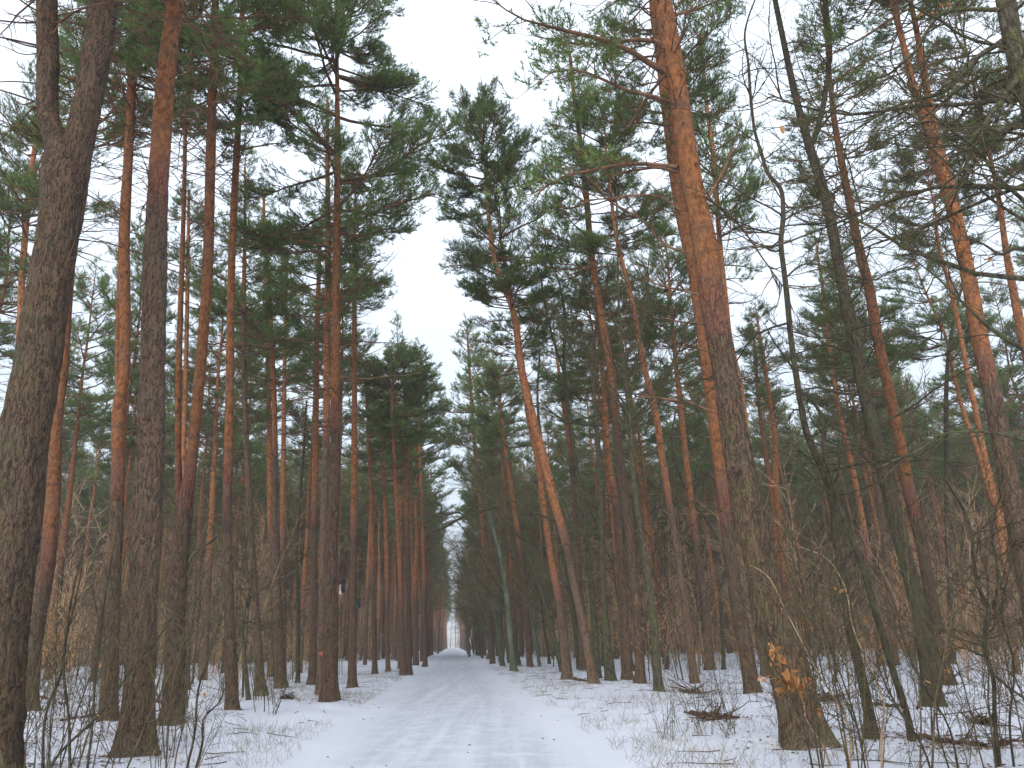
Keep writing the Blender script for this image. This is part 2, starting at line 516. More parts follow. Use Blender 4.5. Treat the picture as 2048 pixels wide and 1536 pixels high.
P('slightly thinner reddish pine pressed against the left of the tall roadside pine',
  [(642, 1389, 20), (644, 1209, 16), (649, 1000, 16), (652, 919, 15), (654, 709, 13), (656, 500, 12), (655, 314, 8), (655, 200, 5)], 860, 13, 23, 2.8, dead=1.2)
P('slim orange pine carrying a small dark green nest box',
  [(704, 1376, 19), (706, 1209, 14), (708, 1000, 13), (709, 814, 11), (709, 500, 7), (710, 420, 5)], 1060, 16, 24, 2.0, near=True, dead=1.2)
P('thin pine with bright orange middle trunk, first past the green nest box',
  [(750, 1349, 12), (746, 1180, 9), (743, 1000, 8), (736, 850, 6), (733, 740, 4)], 1150, 14, 19, 2.4)
P('thin orange pine second past the green nest box',
  [(776, 1345, 10), (770, 1000, 8), (766, 919, 7), (762, 800, 4)], 1180, 12.5, 17, 2.3)
P('left one of two pines standing foot to foot at the road edge',
  [(806, 1351, 12), (802, 1200, 10), (793, 1000, 8), (786, 850, 7), (784, 790, 5)], 1190, 12.5, 18, 2.3)
P('right one of two pines standing foot to foot at the road edge, dark brown below',
  [(818, 1349, 13), (817, 1200, 11), (813, 1000, 9), (811, 814, 8), (808, 750, 5)], 1060, 12.5, 18.5, 2.6)
P('pine with crossing orange top leaning over the mossy arching tree',
  [(1136, 1360, 24), (1119, 1209, 16), (1100, 1105, 12), (1086, 1000, 12), (1075, 919, 12), (1057, 830, 12), (1046, 744, 11), (1030, 640, 9), (1012, 540, 8), (1000, 470, 5)],
  1180, 14, 25, 2.4, dead=0.8)
P('leaning orange pine with an s-bent top standing clear against the sky gap',
  [(1187, 1371, 20), (1170, 1270, 16), (1149, 1174, 15), (1130, 1080, 16), (1105, 989, 17), (1088, 919, 17), (1069, 849, 16), (1044, 744, 15), (1021, 605, 12), (1000, 560, 10), (985, 500, 9), (975, 400, 7), (967, 300, 5), (957, 232, 3)],
  1060, 13.0, 24.9, 3.3, dead=1.2, seed=5)
P('dark pine just left of the crossing pair, standing behind the mossy green trunk',
  [(1255, 1363, 24), (1244, 1174, 17), (1230, 1000, 15), (1217, 919, 13), (1210, 820, 12), (1205, 744, 9), (1196, 640, 6)], 980, 14, 24, 2.2)
P('brown pine with bright orange upper trunk leaning left in front of the fan-shaped bare tree',
  [(1282, 1370, 24), (1272, 1209, 17), (1262, 1100, 18), (1251, 1000, 19), (1240, 919, 18), (1222, 744, 16), (1198, 605, 14), (1182, 500, 13), (1175, 419, 12), (1165, 314, 10), (1150, 209, 8), (1140, 110, 5)],
  800, 15.5, 28.6, 3.0, seed=1, dead=1.0)
P('slender pine rising straight and leaning left, dark up to half its height',
  [(1390, 1371, 19), (1369, 1209, 14), (1338, 1000, 13), (1325, 919, 14), (1309, 814, 13), (1290, 740, 12), (1272, 640, 10), (1254, 560, 9), (1238, 500, 8), (1221, 384, 6), (1212, 290, 4)], 990, 15, 24.0, 2.8)
P('grey-brown pine in the second row left of the great leaning pine',
  [(1420, 1343, 22), (1410, 1209, 16), (1393, 1100, 14), (1376, 954, 13), (1357, 779, 10), (1341, 605, 7), (1335, 520, 4)], 1060, 15, 28, 2.4)
P('dark red trunk standing hidden behind the great leaning pine',
  [(1507, 1394, 32), (1488, 1280, 30), (1470, 1174, 28), (1455, 1060, 25), (1446, 989, 24), (1428, 850, 24), (1406, 675, 24), (1384, 520, 26), (1362, 419, 26), (1345, 300, 24), (1325, 140, 22), (1308, 0, 20)], 1000, 17, 27, 2.6, near=True)
P('great leaning pine with mossy dark foot and bright red upper trunk, thickest by the road',
  [(1612, 1490, 96), (1598, 1420, 84), (1580, 1349, 80), (1556, 1260, 72), (1532, 1174, 66), (1512, 1090, 62), (1495, 1000, 60), (1478, 919, 57), (1450, 744, 50), (1424, 605, 47), (1410, 489, 49), (1395, 419, 45), (1381, 349, 43), (1365, 244, 39), (1350, 140, 37), (1325, 0, 36)],
  600, 15.2, 27, 3.6, 0.45, True, dead=1.4, seed=2)
P('slim ochre pine showing right of the great leaning pine near its top',
  [(1530, 1356, 16), (1505, 1000, 14), (1478, 760, 11), (1460, 675, 10), (1452, 605, 10), (1440, 489, 10), (1427, 314, 9), (1413, 209, 8), (1400, 70, 6)], 1000, 17, 29, 2.4)
P('orange pine behind the curvy bare tree, its crown cut by the sky',
  [(1580, 1335, 16), (1568, 1140, 13), (1554, 1000, 13), (1547, 849, 9), (1531, 744, 8), (1520, 675, 6)], 1180, 15, 21, 2.0)
P('paired thin orange pine just left of the one behind the curvy bare tree',
  [(1557, 1330, 13), (1545, 1000, 10), (1530, 900, 9), (1516, 790, 7), (1507, 670, 5)], 1150, 16, 22, 1.9)
P('pine with slim orange trunk between the curvy bare tree and the green forked tree',
  [(1762, 1335, 14), (1735, 1100, 12), (1708, 954, 11), (1677, 814, 9), (1657, 675, 8), (1640, 540, 5)], 1100, 15, 25, 2.4)
P('reddish leaning pine behind the green forked tree, passing it on the right',
  [(1893, 1371, 30), (1880, 1290, 25), (1865, 1209, 24), (1839, 1070, 22), (1822, 1000, 23), (1807, 919, 21), (1785, 814, 21), (1755, 675, 20), (1737, 570, 19), (1719, 500, 18), (1706, 440, 16), (1688, 349, 14), (1669, 244, 11), (1658, 140, 8), (1650, 60, 5)],
  1000, 17, 29, 2.8, 0.15, near=True)
P('big pine at the frame edge whose trunk forks into two orange stems',
  [(2108, 1432, 52), (2066, 1200, 42), (2030, 1024, 40), (2008, 919, 35), (1990, 814, 33), (1959, 675, 31), (1926, 500, 26), (1907, 419, 25), (1877, 314, 28), (1852, 244, 18), (1828, 175, 14), (1802, 70, 11), (1783, 0, 10)],
  740, 16, 26, 3.0, 0.1, True, forks=[[(1880, 330, 20), (1872, 260, 15), (1856, 175, 13), (1838, 70, 11), (1824, 0, 9)]])
P('thin orange pine crossing in front of the sky left of the big forked edge pine',
  [(2034, 1350, 14), (1994, 1024, 10), (1971, 919, 11), (1935, 744, 9), (1899, 570, 8), (1879, 500, 6), (1870, 420, 4)], 1150, 17, 24, 2.0)
P('orange pine partly hidden at the edge behind the mossy overhanging trunk',
  [(2150, 1380, 24), (2110, 1000, 22), (2060, 740, 18), (2030, 600, 15), (2012, 500, 12), (1998, 400, 9)], 1000, 15, 25, 2.6)
P('dark pine in the second row right of the green forked tree',
  [(1790, 1333, 16), (1772, 1100, 15), (1745, 919, 12), (1722, 779, 10), (1700, 650, 7)], 700, 14, 24, 2.4)
P('grey pine far between the mossy green trunk and the crossing pines',
  [(1166, 1342, 14), (1155, 1100, 12), (1140, 900, 10), (1120, 760, 7), (1110, 680, 4)], 900, 15, 27, 2.3)
P('slender brown pine standing behind the foot of the mossy curved tree',
  [(1060, 1338, 13), (1046, 1150, 11), (1020, 960, 9), (1002, 830, 6)], 1090, 15, 26, 2.3)

P('slim avenue pine rising left of the s-bent pine, its crown closing the gap',
  [(985, 1329, 10), (975, 1200, 9), (966, 1080, 8), (950, 900, 7), (940, 760, 6), (934, 650, 3)], 1160, 13.5, 25, 3.3, dead=1.3)
P('avenue pine behind the foot-to-foot pair, its crown reaching towards the gap over the road',
  [(851, 1333, 9), (848, 1150, 8), (843, 980, 7), (838, 860, 6), (835, 760, 3)], 1180, 12, 21, 3.0, dead=1.3)

BARE = []
# Bare broadleaved trees, traced the same way; limbs are traced branches.
def B(label, pts, tall=14, moss=0.2, lichen=0.0, limbs=(), nl=14, ll=3.0, mat=None, up=0.25, zmin=3.0, seed=0, name='bare_tree', group='bare broadleaved trees among the pines', cat='bare tree'):
    BARE.append(dict(label=label, pts=pts, tall=tall, moss=moss, lichen=lichen, limbs=limbs, nl=nl, ll=ll, mat=mat, up=up, zmin=zmin, seed=seed, name=name, group=group, cat=cat))

B('mossy young tree leaning out and arching its top across the road',
  [(1128, 1346, 14), (1112, 1290, 11), (1099, 1244, 9), (1083, 1185, 8), (1067, 1140, 8), (1055, 1105, 8), (1044, 1077, 8), (1028, 1060, 7), (1014, 1044, 7), (997, 1022, 7), (975, 1018, 7), (956, 1026, 5), (930, 1032, 5), (907, 1044, 4.5), (889, 1054, 4), (874, 1060, 3.5), (850, 1059, 3), (846, 1044, 2)],
  None, 0.6, limbs=[[(930, 1032, 4.5), (917, 1026, 4), (897, 1028, 4), (881, 1027, 4), (858, 1036, 3), (829, 1038, 2.5), (797, 1042, 1.5)],
                    [(881, 1027, 3.5), (883, 1013, 3), (874, 1006, 3), (852, 1009, 2.5), (833, 1001, 2), (811, 1000, 1.2)],
                    [(930, 1032, 4), (942, 1016, 4), (956, 1011, 4), (977, 1010, 4), (995, 1017, 5)],
                    [(1044, 1077, 5), (1057, 1048, 4.5), (1059, 1032, 4), (1052, 1010, 2)],
                    [(977, 1010, 4), (975, 995, 3), (960, 985, 2.5), (935, 982, 1.6)]], nl=9, ll=1.3, zmin=5)
B('straight mossy green trunk with long side branches, tallest bare tree right of the arching one',
  [(1222, 1367, 28), (1212, 1270, 17), (1208, 1209, 13), (1204, 1100, 13), (1201, 1000, 14), (1198, 919, 11), (1190, 800, 9), (1187, 700, 8), (1197, 640, 7), (1210, 600, 5), (1216, 540, 3)],
  None, 0.6, limbs=[[(1196, 1070, 5), (1180, 1067, 5), (1130, 1052, 4.5), (1092, 1038, 4), (1034, 1011, 3.5), (995, 991, 3), (961, 972, 2)],
                    [(1196, 850, 5), (1150, 845, 4), (1100, 820, 3), (1060, 800, 2)],
                    [(1200, 1160, 4), (1160, 1160, 3), (1130, 1150, 2)],
                    [(1205, 1130, 5), (1228, 1112, 4), (1222, 1136, 3), (1206, 1138, 2)]], nl=20, ll=2.6, zmin=4, seed=4)
B('moss green bare tree whose top fans out into a bunch of rising branches',
  [(1317, 1383, 22), (1303, 1209, 14), (1290, 1120, 12), (1282, 1070, 11), (1272, 1000, 11), (1264, 919, 10), (1260, 832, 9), (1250, 744, 7), (1244, 675, 6), (1238, 600, 5), (1236, 500, 4), (1233, 400, 2.5)],
  None, 0.5, limbs=[[(1260, 838, 6), (1285, 820, 5), (1310, 790, 4.5), (1340, 735, 4), (1362, 690, 3), (1375, 640, 2)],
                    [(1260, 832, 5), (1245, 800, 4.5), (1225, 770, 4), (1195, 745, 4), (1160, 705, 3), (1130, 660, 2.5), (1112, 600, 2)],
                    [(1258, 810, 5), (1265, 780, 4.5), (1268, 740, 4), (1276, 690, 3.5), (1282, 620, 3), (1284, 560, 2)],
                    [(1262, 850, 5), (1290, 825, 4), (1320, 800, 3), (1355, 808, 2.5), (1400, 815, 1.5)],
                    [(1250, 760, 4), (1232, 735, 3.5), (1215, 700, 3), (1205, 660, 2)]], nl=22, ll=2.6, up=0.7, zmin=5, seed=7)
B('mossy tree right beside the tallest bare trunk, its own limbs rising steeply',
  [(1196, 1358, 16), (1180, 1150, 11), (1163, 1000, 10), (1150, 919, 9), (1135, 800, 8), (1128, 720, 7), (1130, 640, 6), (1118, 560, 4), (1095, 500, 3), (1085, 440, 2)],
  None, 0.5, limbs=[[(1128, 745, 5), (1108, 690, 4.5), (1090, 620, 4), (1078, 560, 3), (1050, 500, 2)], [(1140, 850, 4), (1110, 830, 3), (1080, 800, 2)]], nl=18, ll=2.2, zmin=5, seed=9)
B('dark curvy bare tree swinging in an s-shape, mossy at its foot',
  [(1748, 1481, 26), (1736, 1410, 20), (1723, 1349, 19), (1708, 1290, 18), (1698, 1244, 18), (1687, 1174, 17), (1675, 1110, 15), (1668, 1070, 14), (1662, 1000, 14), (1650, 960, 13), (1632, 919, 13), (1612, 870, 13), (1600, 810, 12), (1589, 744, 12), (1578, 670, 11), (1570, 600, 11), (1563, 550, 10), (1556, 500, 10), (1560, 430, 9), (1553, 384, 8), (1532, 360, 7), (1519, 320, 7), (1507, 279, 6), (1498, 210, 6), (1496, 130, 5), (1495, 50, 4), (1504, 15, 3.5), (1524, -40, 3), (1532, -110, 2)],
  None, 0.15, limbs=[[(1589, 746, 5), (1562, 710, 4), (1540, 680, 3), (1525, 660, 2)], [(1572, 555, 4), (1595, 535, 3.5), (1625, 518, 3), (1660, 505, 1.8)],
                     [(1560, 430, 4), (1590, 415, 3), (1625, 405, 2)]], nl=20, ll=2.2, mat='dark', zmin=4, seed=11)
B('thin bare tree with a bent stem beside the s-shaped tree, crossing it higher up',
  [(1826, 1491, 14), (1815, 1440, 13), (1803, 1400, 13), (1783, 1340, 13), (1765, 1279, 13), (1744, 1209, 13), (1728, 1150, 12), (1712, 1105, 11), (1690, 1050, 10), (1676, 1000, 9), (1660, 950, 8), (1648, 915, 8), (1645, 850, 7), (1634, 815, 6), (1612, 790, 4)],
  None, 0.4, nl=10, ll=1.6, mat='dark', zmin=3, seed=12)
B('thick green-barked tree with a dark mossy foot that forks high into two crooked limbs',
  [(1867, 1416, 44), (1860, 1370, 36), (1853, 1314, 34), (1833, 1209, 31), (1805, 1105, 28), (1779, 1000, 27), (1758, 919, 26), (1741, 850, 25), (1724, 779, 25), (1696, 640, 23), (1680, 570, 21), (1666, 500, 20), (1651, 419, 20), (1636, 350, 19), (1622, 300, 18), (1603, 235, 14), (1587, 175, 13), (1563, 70, 11), (1546, 0, 10)],
  None, 0.5, limbs=[[(1622, 290, 12), (1632, 255, 11), (1638, 209, 11), (1636, 105, 11), (1622, 60, 10), (1605, 20, 9), (1596, -30, 8)],
                    [(1632, 270, 6), (1655, 240, 5), (1665, 232, 4.5), (1700, 240, 3), (1740, 250, 2)],
                    [(1712, 790, 6), (1665, 785, 5), (1635, 778, 4.5), (1600, 785, 3), (1560, 800, 2)],
                    [(1648, 385, 6), (1665, 385, 5), (1668, 420, 4.5), (1690, 435, 3), (1700, 470, 2)],
                    [(1730, 850, 5), (1700, 870, 4), (1660, 850, 3), (1640, 820, 2)]], nl=24, ll=2.8, zmin=5, seed=13, up=0.3, mat='dark')
B('pale green lichen covered bare tree at the right edge of the road, distant and slim',
  [(1027, 1342, 14), (1022, 1290, 11), (1018, 1240, 11), (1012, 1180, 10), (1000, 1110, 8), (985, 1050, 6), (975, 990, 4)], None, 0.3, 0.5, nl=16, ll=2.4, zmin=3, seed=15, limbs=[[(1010, 1170, 5), (985, 1130, 4), (960, 1100, 3), (935, 1085, 2)]])
B('small knobbly tree with a mossy elbow just before the pale green lichen tree',
  [(1006, 1334, 10), (1000, 1290, 8), (994, 1250, 8), (990, 1215, 10), (988, 1190, 8), (976, 1170, 5), (955, 1155, 4), (932, 1140, 2.5)], None, 0.6, 0.25, nl=10, ll=2.0, zmin=2.5, seed=16)
B('spindly sapling with a crooked forked top near the frame edge thicket',
  [(2000, 1545, 9), (1992, 1440, 8), (1988, 1350, 8), (1974, 1300, 8), (1972, 1260, 8), (1980, 1215, 9), (1962, 1180, 7), (1950, 1120, 6), (1944, 1060, 5), (1925, 1010, 5), (1900, 970, 4), (1880, 930, 3)],
  None, 0.4, limbs=[[(1982, 1215, 5), (1990, 1180, 5), (1984, 1120, 4), (1975, 1060, 4), (1986, 1000, 3), (1990, 950, 2)], [(1990, 1352, 5), (2015, 1375, 5), (2050, 1400, 5)]], nl=14, ll=1.2, mat='dark', zmin=1.2, seed=17)
B('slim upright sapling with many side twigs right of the great leaning pine',
  [(1628, 1344, 9), (1632, 1270, 8), (1634, 1200, 7), (1626, 1110, 6), (1615, 1040, 5), (1608, 980, 4), (1600, 900, 3)], None, 0.4, nl=20, ll=1.6, zmin=2, seed=18)
B('drooping mossy young tree bowed over left of the great leaning pine',
  [(1448, 1340, 8), (1442, 1240, 8), (1440, 1180, 7), (1452, 1140, 7), (1440, 1085, 7), (1415, 1040, 6), (1385, 1000, 5), (1362, 950, 5), (1345, 880, 4), (1352, 820, 3)], None, 0.7, nl=16, ll=1.6, zmin=3, seed=19)
B('kinked greyish bare tree between the edge pine and the green forked tree',
  [(1905, 1330, 14), (1903, 1200, 12), (1897, 1060, 10), (1890, 900, 9), (1893, 760, 8), (1902, 690, 7), (1912, 620, 6), (1925, 560, 4), (1940, 520, 2.5)], None, 0.2, nl=24, ll=2.6, mat='dark', zmin=5, seed=20)
B('mossy overhanging tree at the frame corner stretching long limbs leftwards',
  [(2330, 1640, 60), (2240, 1200, 52), (2150, 760, 46), (2100, 420, 40), (2062, 209, 36), (2033, 105, 34), (2014, 0, 34), (1996, -120, 30)],
  None, 0.6, limbs=[[(2020, 68, 14), (1990, 90, 12), (1950, 118, 11), (1920, 150, 10), (1880, 180, 8), (1830, 193, 6), (1790, 205, 5), (1720, 245, 4), (1690, 275, 3), (1650, 320, 2.5)],
                    [(2045, 150, 14), (2010, 185, 12), (1985, 220, 11), (1950, 275, 10), (1915, 310, 9), (1893, 338, 7), (1888, 400, 5), (1840, 450, 4), (1790, 490, 3), (1730, 515, 2)],
                    [(2060, 500, 9), (2020, 505, 8), (1985, 520, 6), (1950, 505, 4), (1900, 490, 3)],
                    [(2100, 720, 8), (2048, 700, 8), (1985, 660, 7), (1930, 610, 5), (1880, 560, 4), (1830, 520, 2)],
                    [(2110, 900, 8), (2040, 870, 7), (1970, 855, 6), (1900, 865, 5), (1840, 895, 4), (1780, 920, 2)],
                    [(2000, 20, 9), (1895, 10, 7), (1860, 60, 6), (1790, 110, 5), (1740, 120, 4), (1690, 150, 3), (1640, 170, 2)]],
  nl=26, ll=3.0, zmin=4.5, seed=21)
B('young bare tree behind the thicket with a crooked elbow right of the low-forked pine',
  [(497, 1404, 9), (490, 1330, 8), (485, 1260, 7), (492, 1210, 6), (500, 1175, 5), (503, 1120, 4), (496, 1050, 3)], None, 0.3, nl=18, ll=1.5, zmin=2, seed=22)
B('dark thin upright tree beside the tall roadside pine group',
  [(596, 1365, 9), (597, 1200, 8), (593, 1100, 7), (598, 1000, 6), (606, 900, 5), (612, 800, 3)], None, 0.3, nl=20, ll=2.0, zmin=3, seed=23, mat='dark')
B('mossy thin trunk in the second row behind the arching tree',
  [(1160, 1340, 13), (1148, 1230, 11), (1128, 1120, 10), (1110, 1020, 9), (1085, 900, 7), (1075, 800, 5), (1080, 700, 3)], None, 0.5, nl=22, ll=2.6, zmin=4, seed=24)
B('crooked branch-like small tree leaning off the low-forked pine with a zigzag top',
  [(372, 1420, 8), (370, 1300, 8), (366, 1200, 8), (372, 1140, 9), (378, 1125, 7), (400, 1098, 5), (430, 1078, 5), (445, 1060, 3)], None, 0.5, nl=8, ll=0.9, zmin=3.5, seed=25)

# feet and litter around them
def base_of(t):
    px, py, _ = t['pts'][0]
    return at_ground(px, py)
for t in PINES + BARE:
    b = base_of(t)
    t['b'] = b
    t['w0'] = t['pts'][0][2] * (b[1] / ray(*t['pts'][0][:2])[1]) / PX
    if b[1] < 70:
        LITTER.append((b[0], b[1], 0.25 + t['w0'] * 0.75, 0.8))
rs = np.random.RandomState(5)
for (px, py, r) in [(1430, 1437, 0.5), (1160, 1367, 0.7), (1900, 1492, 1.0), (1960, 1495, 0.9), (1440, 1445, 0.6), (150, 1440, 0.7), (100, 1400, 1.0), (1700, 1425, 0.9), (1390, 1392, 0.5), (1810, 1478, 0.6), (2010, 1500, 0.7), (150, 1530, 0.7), (300, 1400, 1.2), (1660, 1460, 0.6), (560, 1372, 1.4), (1970, 1460, 0.5), (1600, 1400, 1.0)]:
    g0 = at_ground(px, py)
    LITTER.append((g0[0], g0[1], r, 1.0))
for i in range(160):
    s = rs.uniform(14, 80)
    l = rs.choice([-1, 1]) * rs.uniform(6.0, 30)
    x, y = road_xy(s, l)
    LITTER.append((x, y, rs.uniform(0.3, 1.3), rs.uniform(0.5, 1.0)))

def build_ground():
    def axis(n, near, far, sharp):
        u = np.linspace(0, 1, n)
        return near + (far - near) * np.sinh(u * sharp) / math.sinh(sharp)
    s = np.r_[-25, -12, -4, axis(420, 3.0, 760, 7.2)]
    lr = axis(200, 0.0, 420, 6.6)
    l = np.r_[-lr[::-1], lr[1:]]
    S, L = np.meshgrid(s, l, indexing='ij')
    X, Y = road_xy(S, L)
    Z = terrain(X, Y)
    near = np.clip((200 - Y) / 120, 0, 1)
    Z = Z * near
    road = 1 - np.clip((np.abs(L + 0.25 * noise3(S * 0.3, 1, 1)) - 1.15) / 0.8, 0, 1)
    lit = np.zeros_like(X)
    for (x, y, r, a) in LITTER:
        d = (X - x) ** 2 + ((Y - y)) ** 2
        lit = np.maximum(lit, a * np.exp(-d / (r * r)))
    lit = np.maximum(lit, 0.55 * np.clip((np.abs(L) - 7) / 12, 0, 1) * np.clip((S - 18) / 30, 0, 1))
    g = Geo()
    ni, nj = X.shape
    i, j = np.meshgrid(np.arange(ni - 1), np.arange(nj - 1), indexing='ij')
    q = np.stack([i * nj + j, (i + 1) * nj + j, (i + 1) * nj + j + 1, i * nj + j + 1], -1).reshape(-1, 4)[:, ::-1]
    g.add(np.stack([X, Y, Z], -1), q, road=road.ravel(), litter=lit.ravel())
    o = link('snowy_ground', g.mesh('snowy_ground', M_SNOW))
    tag(o, 'snow covered forest floor with a packed straight road through it', None, None, 'structure')
build_ground()

def gz(x, y):
    return float(terrain(np.array([x]), np.array([y]))[0]) if y < 80 else 0.0

# ------------------------------------------------------------------ trunks
def trunk_geo(g, Pts, R, orange_z, moss, step, k, near, seed, lichen=0.0, flare=True, base_z=0.0, mat=0):
    Pn, Rn, u = resample(Pts, R, step)
    rng = np.random.RandomState(seed)
    n = len(Pn)
    if flare:
        hh = np.clip(Pn[:, 2] - base_z, 0, 99)
        fl = 0.42 * np.exp(-hh / 0.20)
    else:
        fl = np.zeros(n)
    T = nrm(np.gradient(Pn, axis=0))
    ax = np.array([0, 1.0, 0]) if abs(T[0][1]) < 0.8 else np.array([1.0, 0, 0])
    A = nrm(np.cross(T, ax))
    Bv = np.cross(T, A)
    th = np.arange(k) * 2 * math.pi / k
    TH, Z = np.meshgrid(th, u)
    RR = Rn[:, None] * np.ones_like(TH)
    lobes = sum(np.maximum(0, np.cos(TH - a)) ** 6 for a in rng.uniform(0, 6.28, 5))
    RR = RR * (1 + fl[:, None] * (0.25 + 0.7 * lobes))
    ca, sa = np.cos(TH), np.sin(TH)
    sc = Rn[:, None]
    RR = RR + 0.05 * sc * noise3(ca * 1.1 + seed, sa * 1.1, Z * 0.9)
    org = np.clip((Pn[:, 2] - orange_z) / 3.0 + 0.5, 0, 1)
    if near:
        # furrowed plates: ridges run up the trunk
        f = 1 - np.abs(noise3(ca * sc * 17 + seed * 3.1, sa * sc * 17, Z * 3.4))
        f2 = 1 - np.abs(noise3(ca * sc * 34 + seed, sa * sc * 34, Z * 8))
        dep = (0.022 * np.clip(1.25 - org, 0.12, 1))[:, None] * np.clip(sc / 0.22, 0.3, 1.15)
        RR = RR - dep * (f ** 3) + 0.3 * dep * f2
        # swollen rings at old whorls
        for zc in np.cumsum(rng.uniform(0.9, 2.2, 18)):
            RR = RR + 0.10 * sc * np.exp(-((Z - zc) / 0.10) ** 2) * np.clip(noise3(ca * 1.6, sa * 1.6, zc * 3), 0, 1)
    V = Pn[:, None, :] + RR[:, :, None] * (A[:, None, :] * ca[:, :, None] + Bv[:, None, :] * sa[:, :, None])
    i = np.arange(n - 1)[:, None] * k
    j = np.arange(k)[None, :]
    Q = np.stack([i + j, i + (j + 1) % k, i + k + (j + 1) % k, i + k + j], -1).reshape(-1, 4)
    hz = np.repeat(Pn[:, 2] - base_z, k)
    mo = moss * np.clip(1.25 - hz / 9.0, 0, 1) * (0.55 + 0.45 * ca.ravel())
    mo = np.maximum(mo, (0.9 if moss > 0.14 else 0.3) * np.exp(-hz / 0.35))
    g.add(V, Q, mat=mat, orange=np.repeat(org, k), moss=np.clip(mo, 0, 1), lichen=lichen * (0.4 + 0.6 * np.clip(noise3(V[..., 0] * 3, V[..., 1] * 3, V[..., 2] * 1.5).ravel() * 2, 0, 1)))
    return Pn, Rn

# ------------------------------------------------------------------ branch and needle generators
def grow(rng, p, d, L, n, up, wig):
    """(m,3) starts and directions -> (m,n,3) polylines."""
    p = np.atleast_2d(p).astype(float)
    d = nrm(np.atleast_2d(d).astype(float))
    m = len(p)
    L = np.broadcast_to(np.asarray(L, float), (m,))
    up = np.broadcast_to(np.asarray(up, float), (m,))
    out = np.zeros((m, n, 3))
    out[:, 0] = p
    for i in range(1, n):
        d = d + rng.normal(0, wig, (m, 3))
        d[:, 2] += up / (n - 1)
        d = nrm(d)
        out[:, i] = out[:, i - 1] + d * (L / (n - 1))[:, None]
    return out

def pick(Pl, u):
    """points and directions at fractions u (m,) along polylines (m,n,3)"""
    n = Pl.shape[1]
    x = np.clip(u, 0, 0.999) * (n - 1)
    i = x.astype(int)
    f = (x - i)[:, None]
    a = np.arange(len(Pl))
    p = Pl[a, i] * (1 - f) + Pl[a, i + 1] * f
    return p, nrm(Pl[a, i + 1] - Pl[a, i])

def side_dir(rng, d, ang, flat=1.0):
    m = len(d)
    up = np.tile([0, 0, 1.0], (m, 1)) + rng.normal(0, 0.15, (m, 3))
    s = nrm(np.cross(d, up)) * np.where(rng.rand(m) < 0.5, -1, 1)[:, None]
    v = nrm(np.cross(s, d))
    s = nrm(s + v * rng.normal(0, 0.6 * (1.05 - flat) + 0.25, (m, 1)))
    return nrm(d * np.cos(ang)[:, None] + s * np.sin(ang)[:, None])

def tufts(g, rng, T, D, size, q=12, w=0.018):
    m = len(T)
    if not m:
        return
    size = np.broadcast_to(np.asarray(size, float), (m,))
    base = np.repeat(T, q, 0)
    ax = np.repeat(nrm(D), q, 0)
    sz = np.repeat(size, q)
    along = rng.uniform(-0.9, 0.35, m * q)[:, None] * sz[:, None]
    nd = nrm(ax * 0.75 + rng.normal(0, 0.55, (m * q, 3)) + np.array([0, 0, 0.25]))
    b = base + ax * along
    L = sz * rng.uniform(0.75, 1.15, m * q)
    pr = nrm(np.cross(nd, rng.normal(0, 1, (m * q, 3)))) * (w * 0.5)
    V = np.stack([b - pr, b + pr, b + nd * L[:, None]], 1)
    tint = np.repeat(rng.rand(m), q * 3) * 0.8 + np.repeat(rng.rand(m * q), 3) * 0.2
    g.add(V, T=np.arange(m * q * 3).reshape(-1, 3), tint=tint)

def needle_spray(gb, gn, rng, prim, prad, dens=1.0, start=0.3, q=15, tuft=0.13, w=0.0165):
    """prim (m,n,3): limbs that carry side branches, twigs and needle tufts."""
    m = len(prim)
    Ls = np.linalg.norm(np.diff(prim, axis=1), axis=2).sum(1)
    idx, us = [], []
    for i in range(m):
        k = max(3, int(Ls[i] * 5.2 * dens))
        idx += [i] * k
        us += list(start + (1 - start) * (np.arange(k) + rng.rand(k)) / k)
    idx = np.array(idx)
    us = np.array(us)
    p, d = pick(prim[idx], us)
    L2 = np.clip(Ls[idx] * (0.42 - 0.26 * us), 0.22, 1.5) * rng.uniform(0.6, 1.2, len(us))
    dd = side_dir(rng, d, rng.uniform(0.6, 1.15, len(us)))
    sec = grow(rng, p, dd, L2, 5, 0.35, 0.10)
    r0 = np.clip(prad[idx] * 0.35, 0.005, 0.02)
    rr = r0[:, None] * np.linspace(1, 0.4, 5)[None]
    v, qd = tubes(sec, rr, 3)
    gb.add(v, qd)
    # twigs
    i2, u2 = [], []
    for i in range(len(sec)):
        k = max(2, int(L2[i] * 10 * dens))
        i2 += [i] * k
        u2 += list(0.2 + 0.8 * (np.arange(k) + rng.rand(k)) / k)
    i2 = np.array(i2)
    u2 = np.array(u2)
    p2, d2 = pick(sec[i2], u2)
    dd2 = side_dir(rng, d2, rng.uniform(0.4, 1.0, len(u2)), 0.7)
    tw = grow(rng, p2, dd2, rng.uniform(0.13, 0.34, len(u2)), 3, 0.45, 0.10)
    v, qd = tubes(tw, np.tile([0.005, 0.004, 0.003], (len(tw), 1)), 3)
    gb.add(v, qd)
    tipd = nrm(tw[:, -1] - tw[:, -2])
    sel = rng.rand(len(tw)) < 0.93
    tufts(gn, rng, tw[sel, -1], tipd[sel], rng.uniform(0.85, 1.2, sel.sum()) * tuft, q, w)
    tufts(gn, rng, sec[:, -1], nrm(sec[:, -1] - sec[:, -2]), tuft * 1.1, q, w)

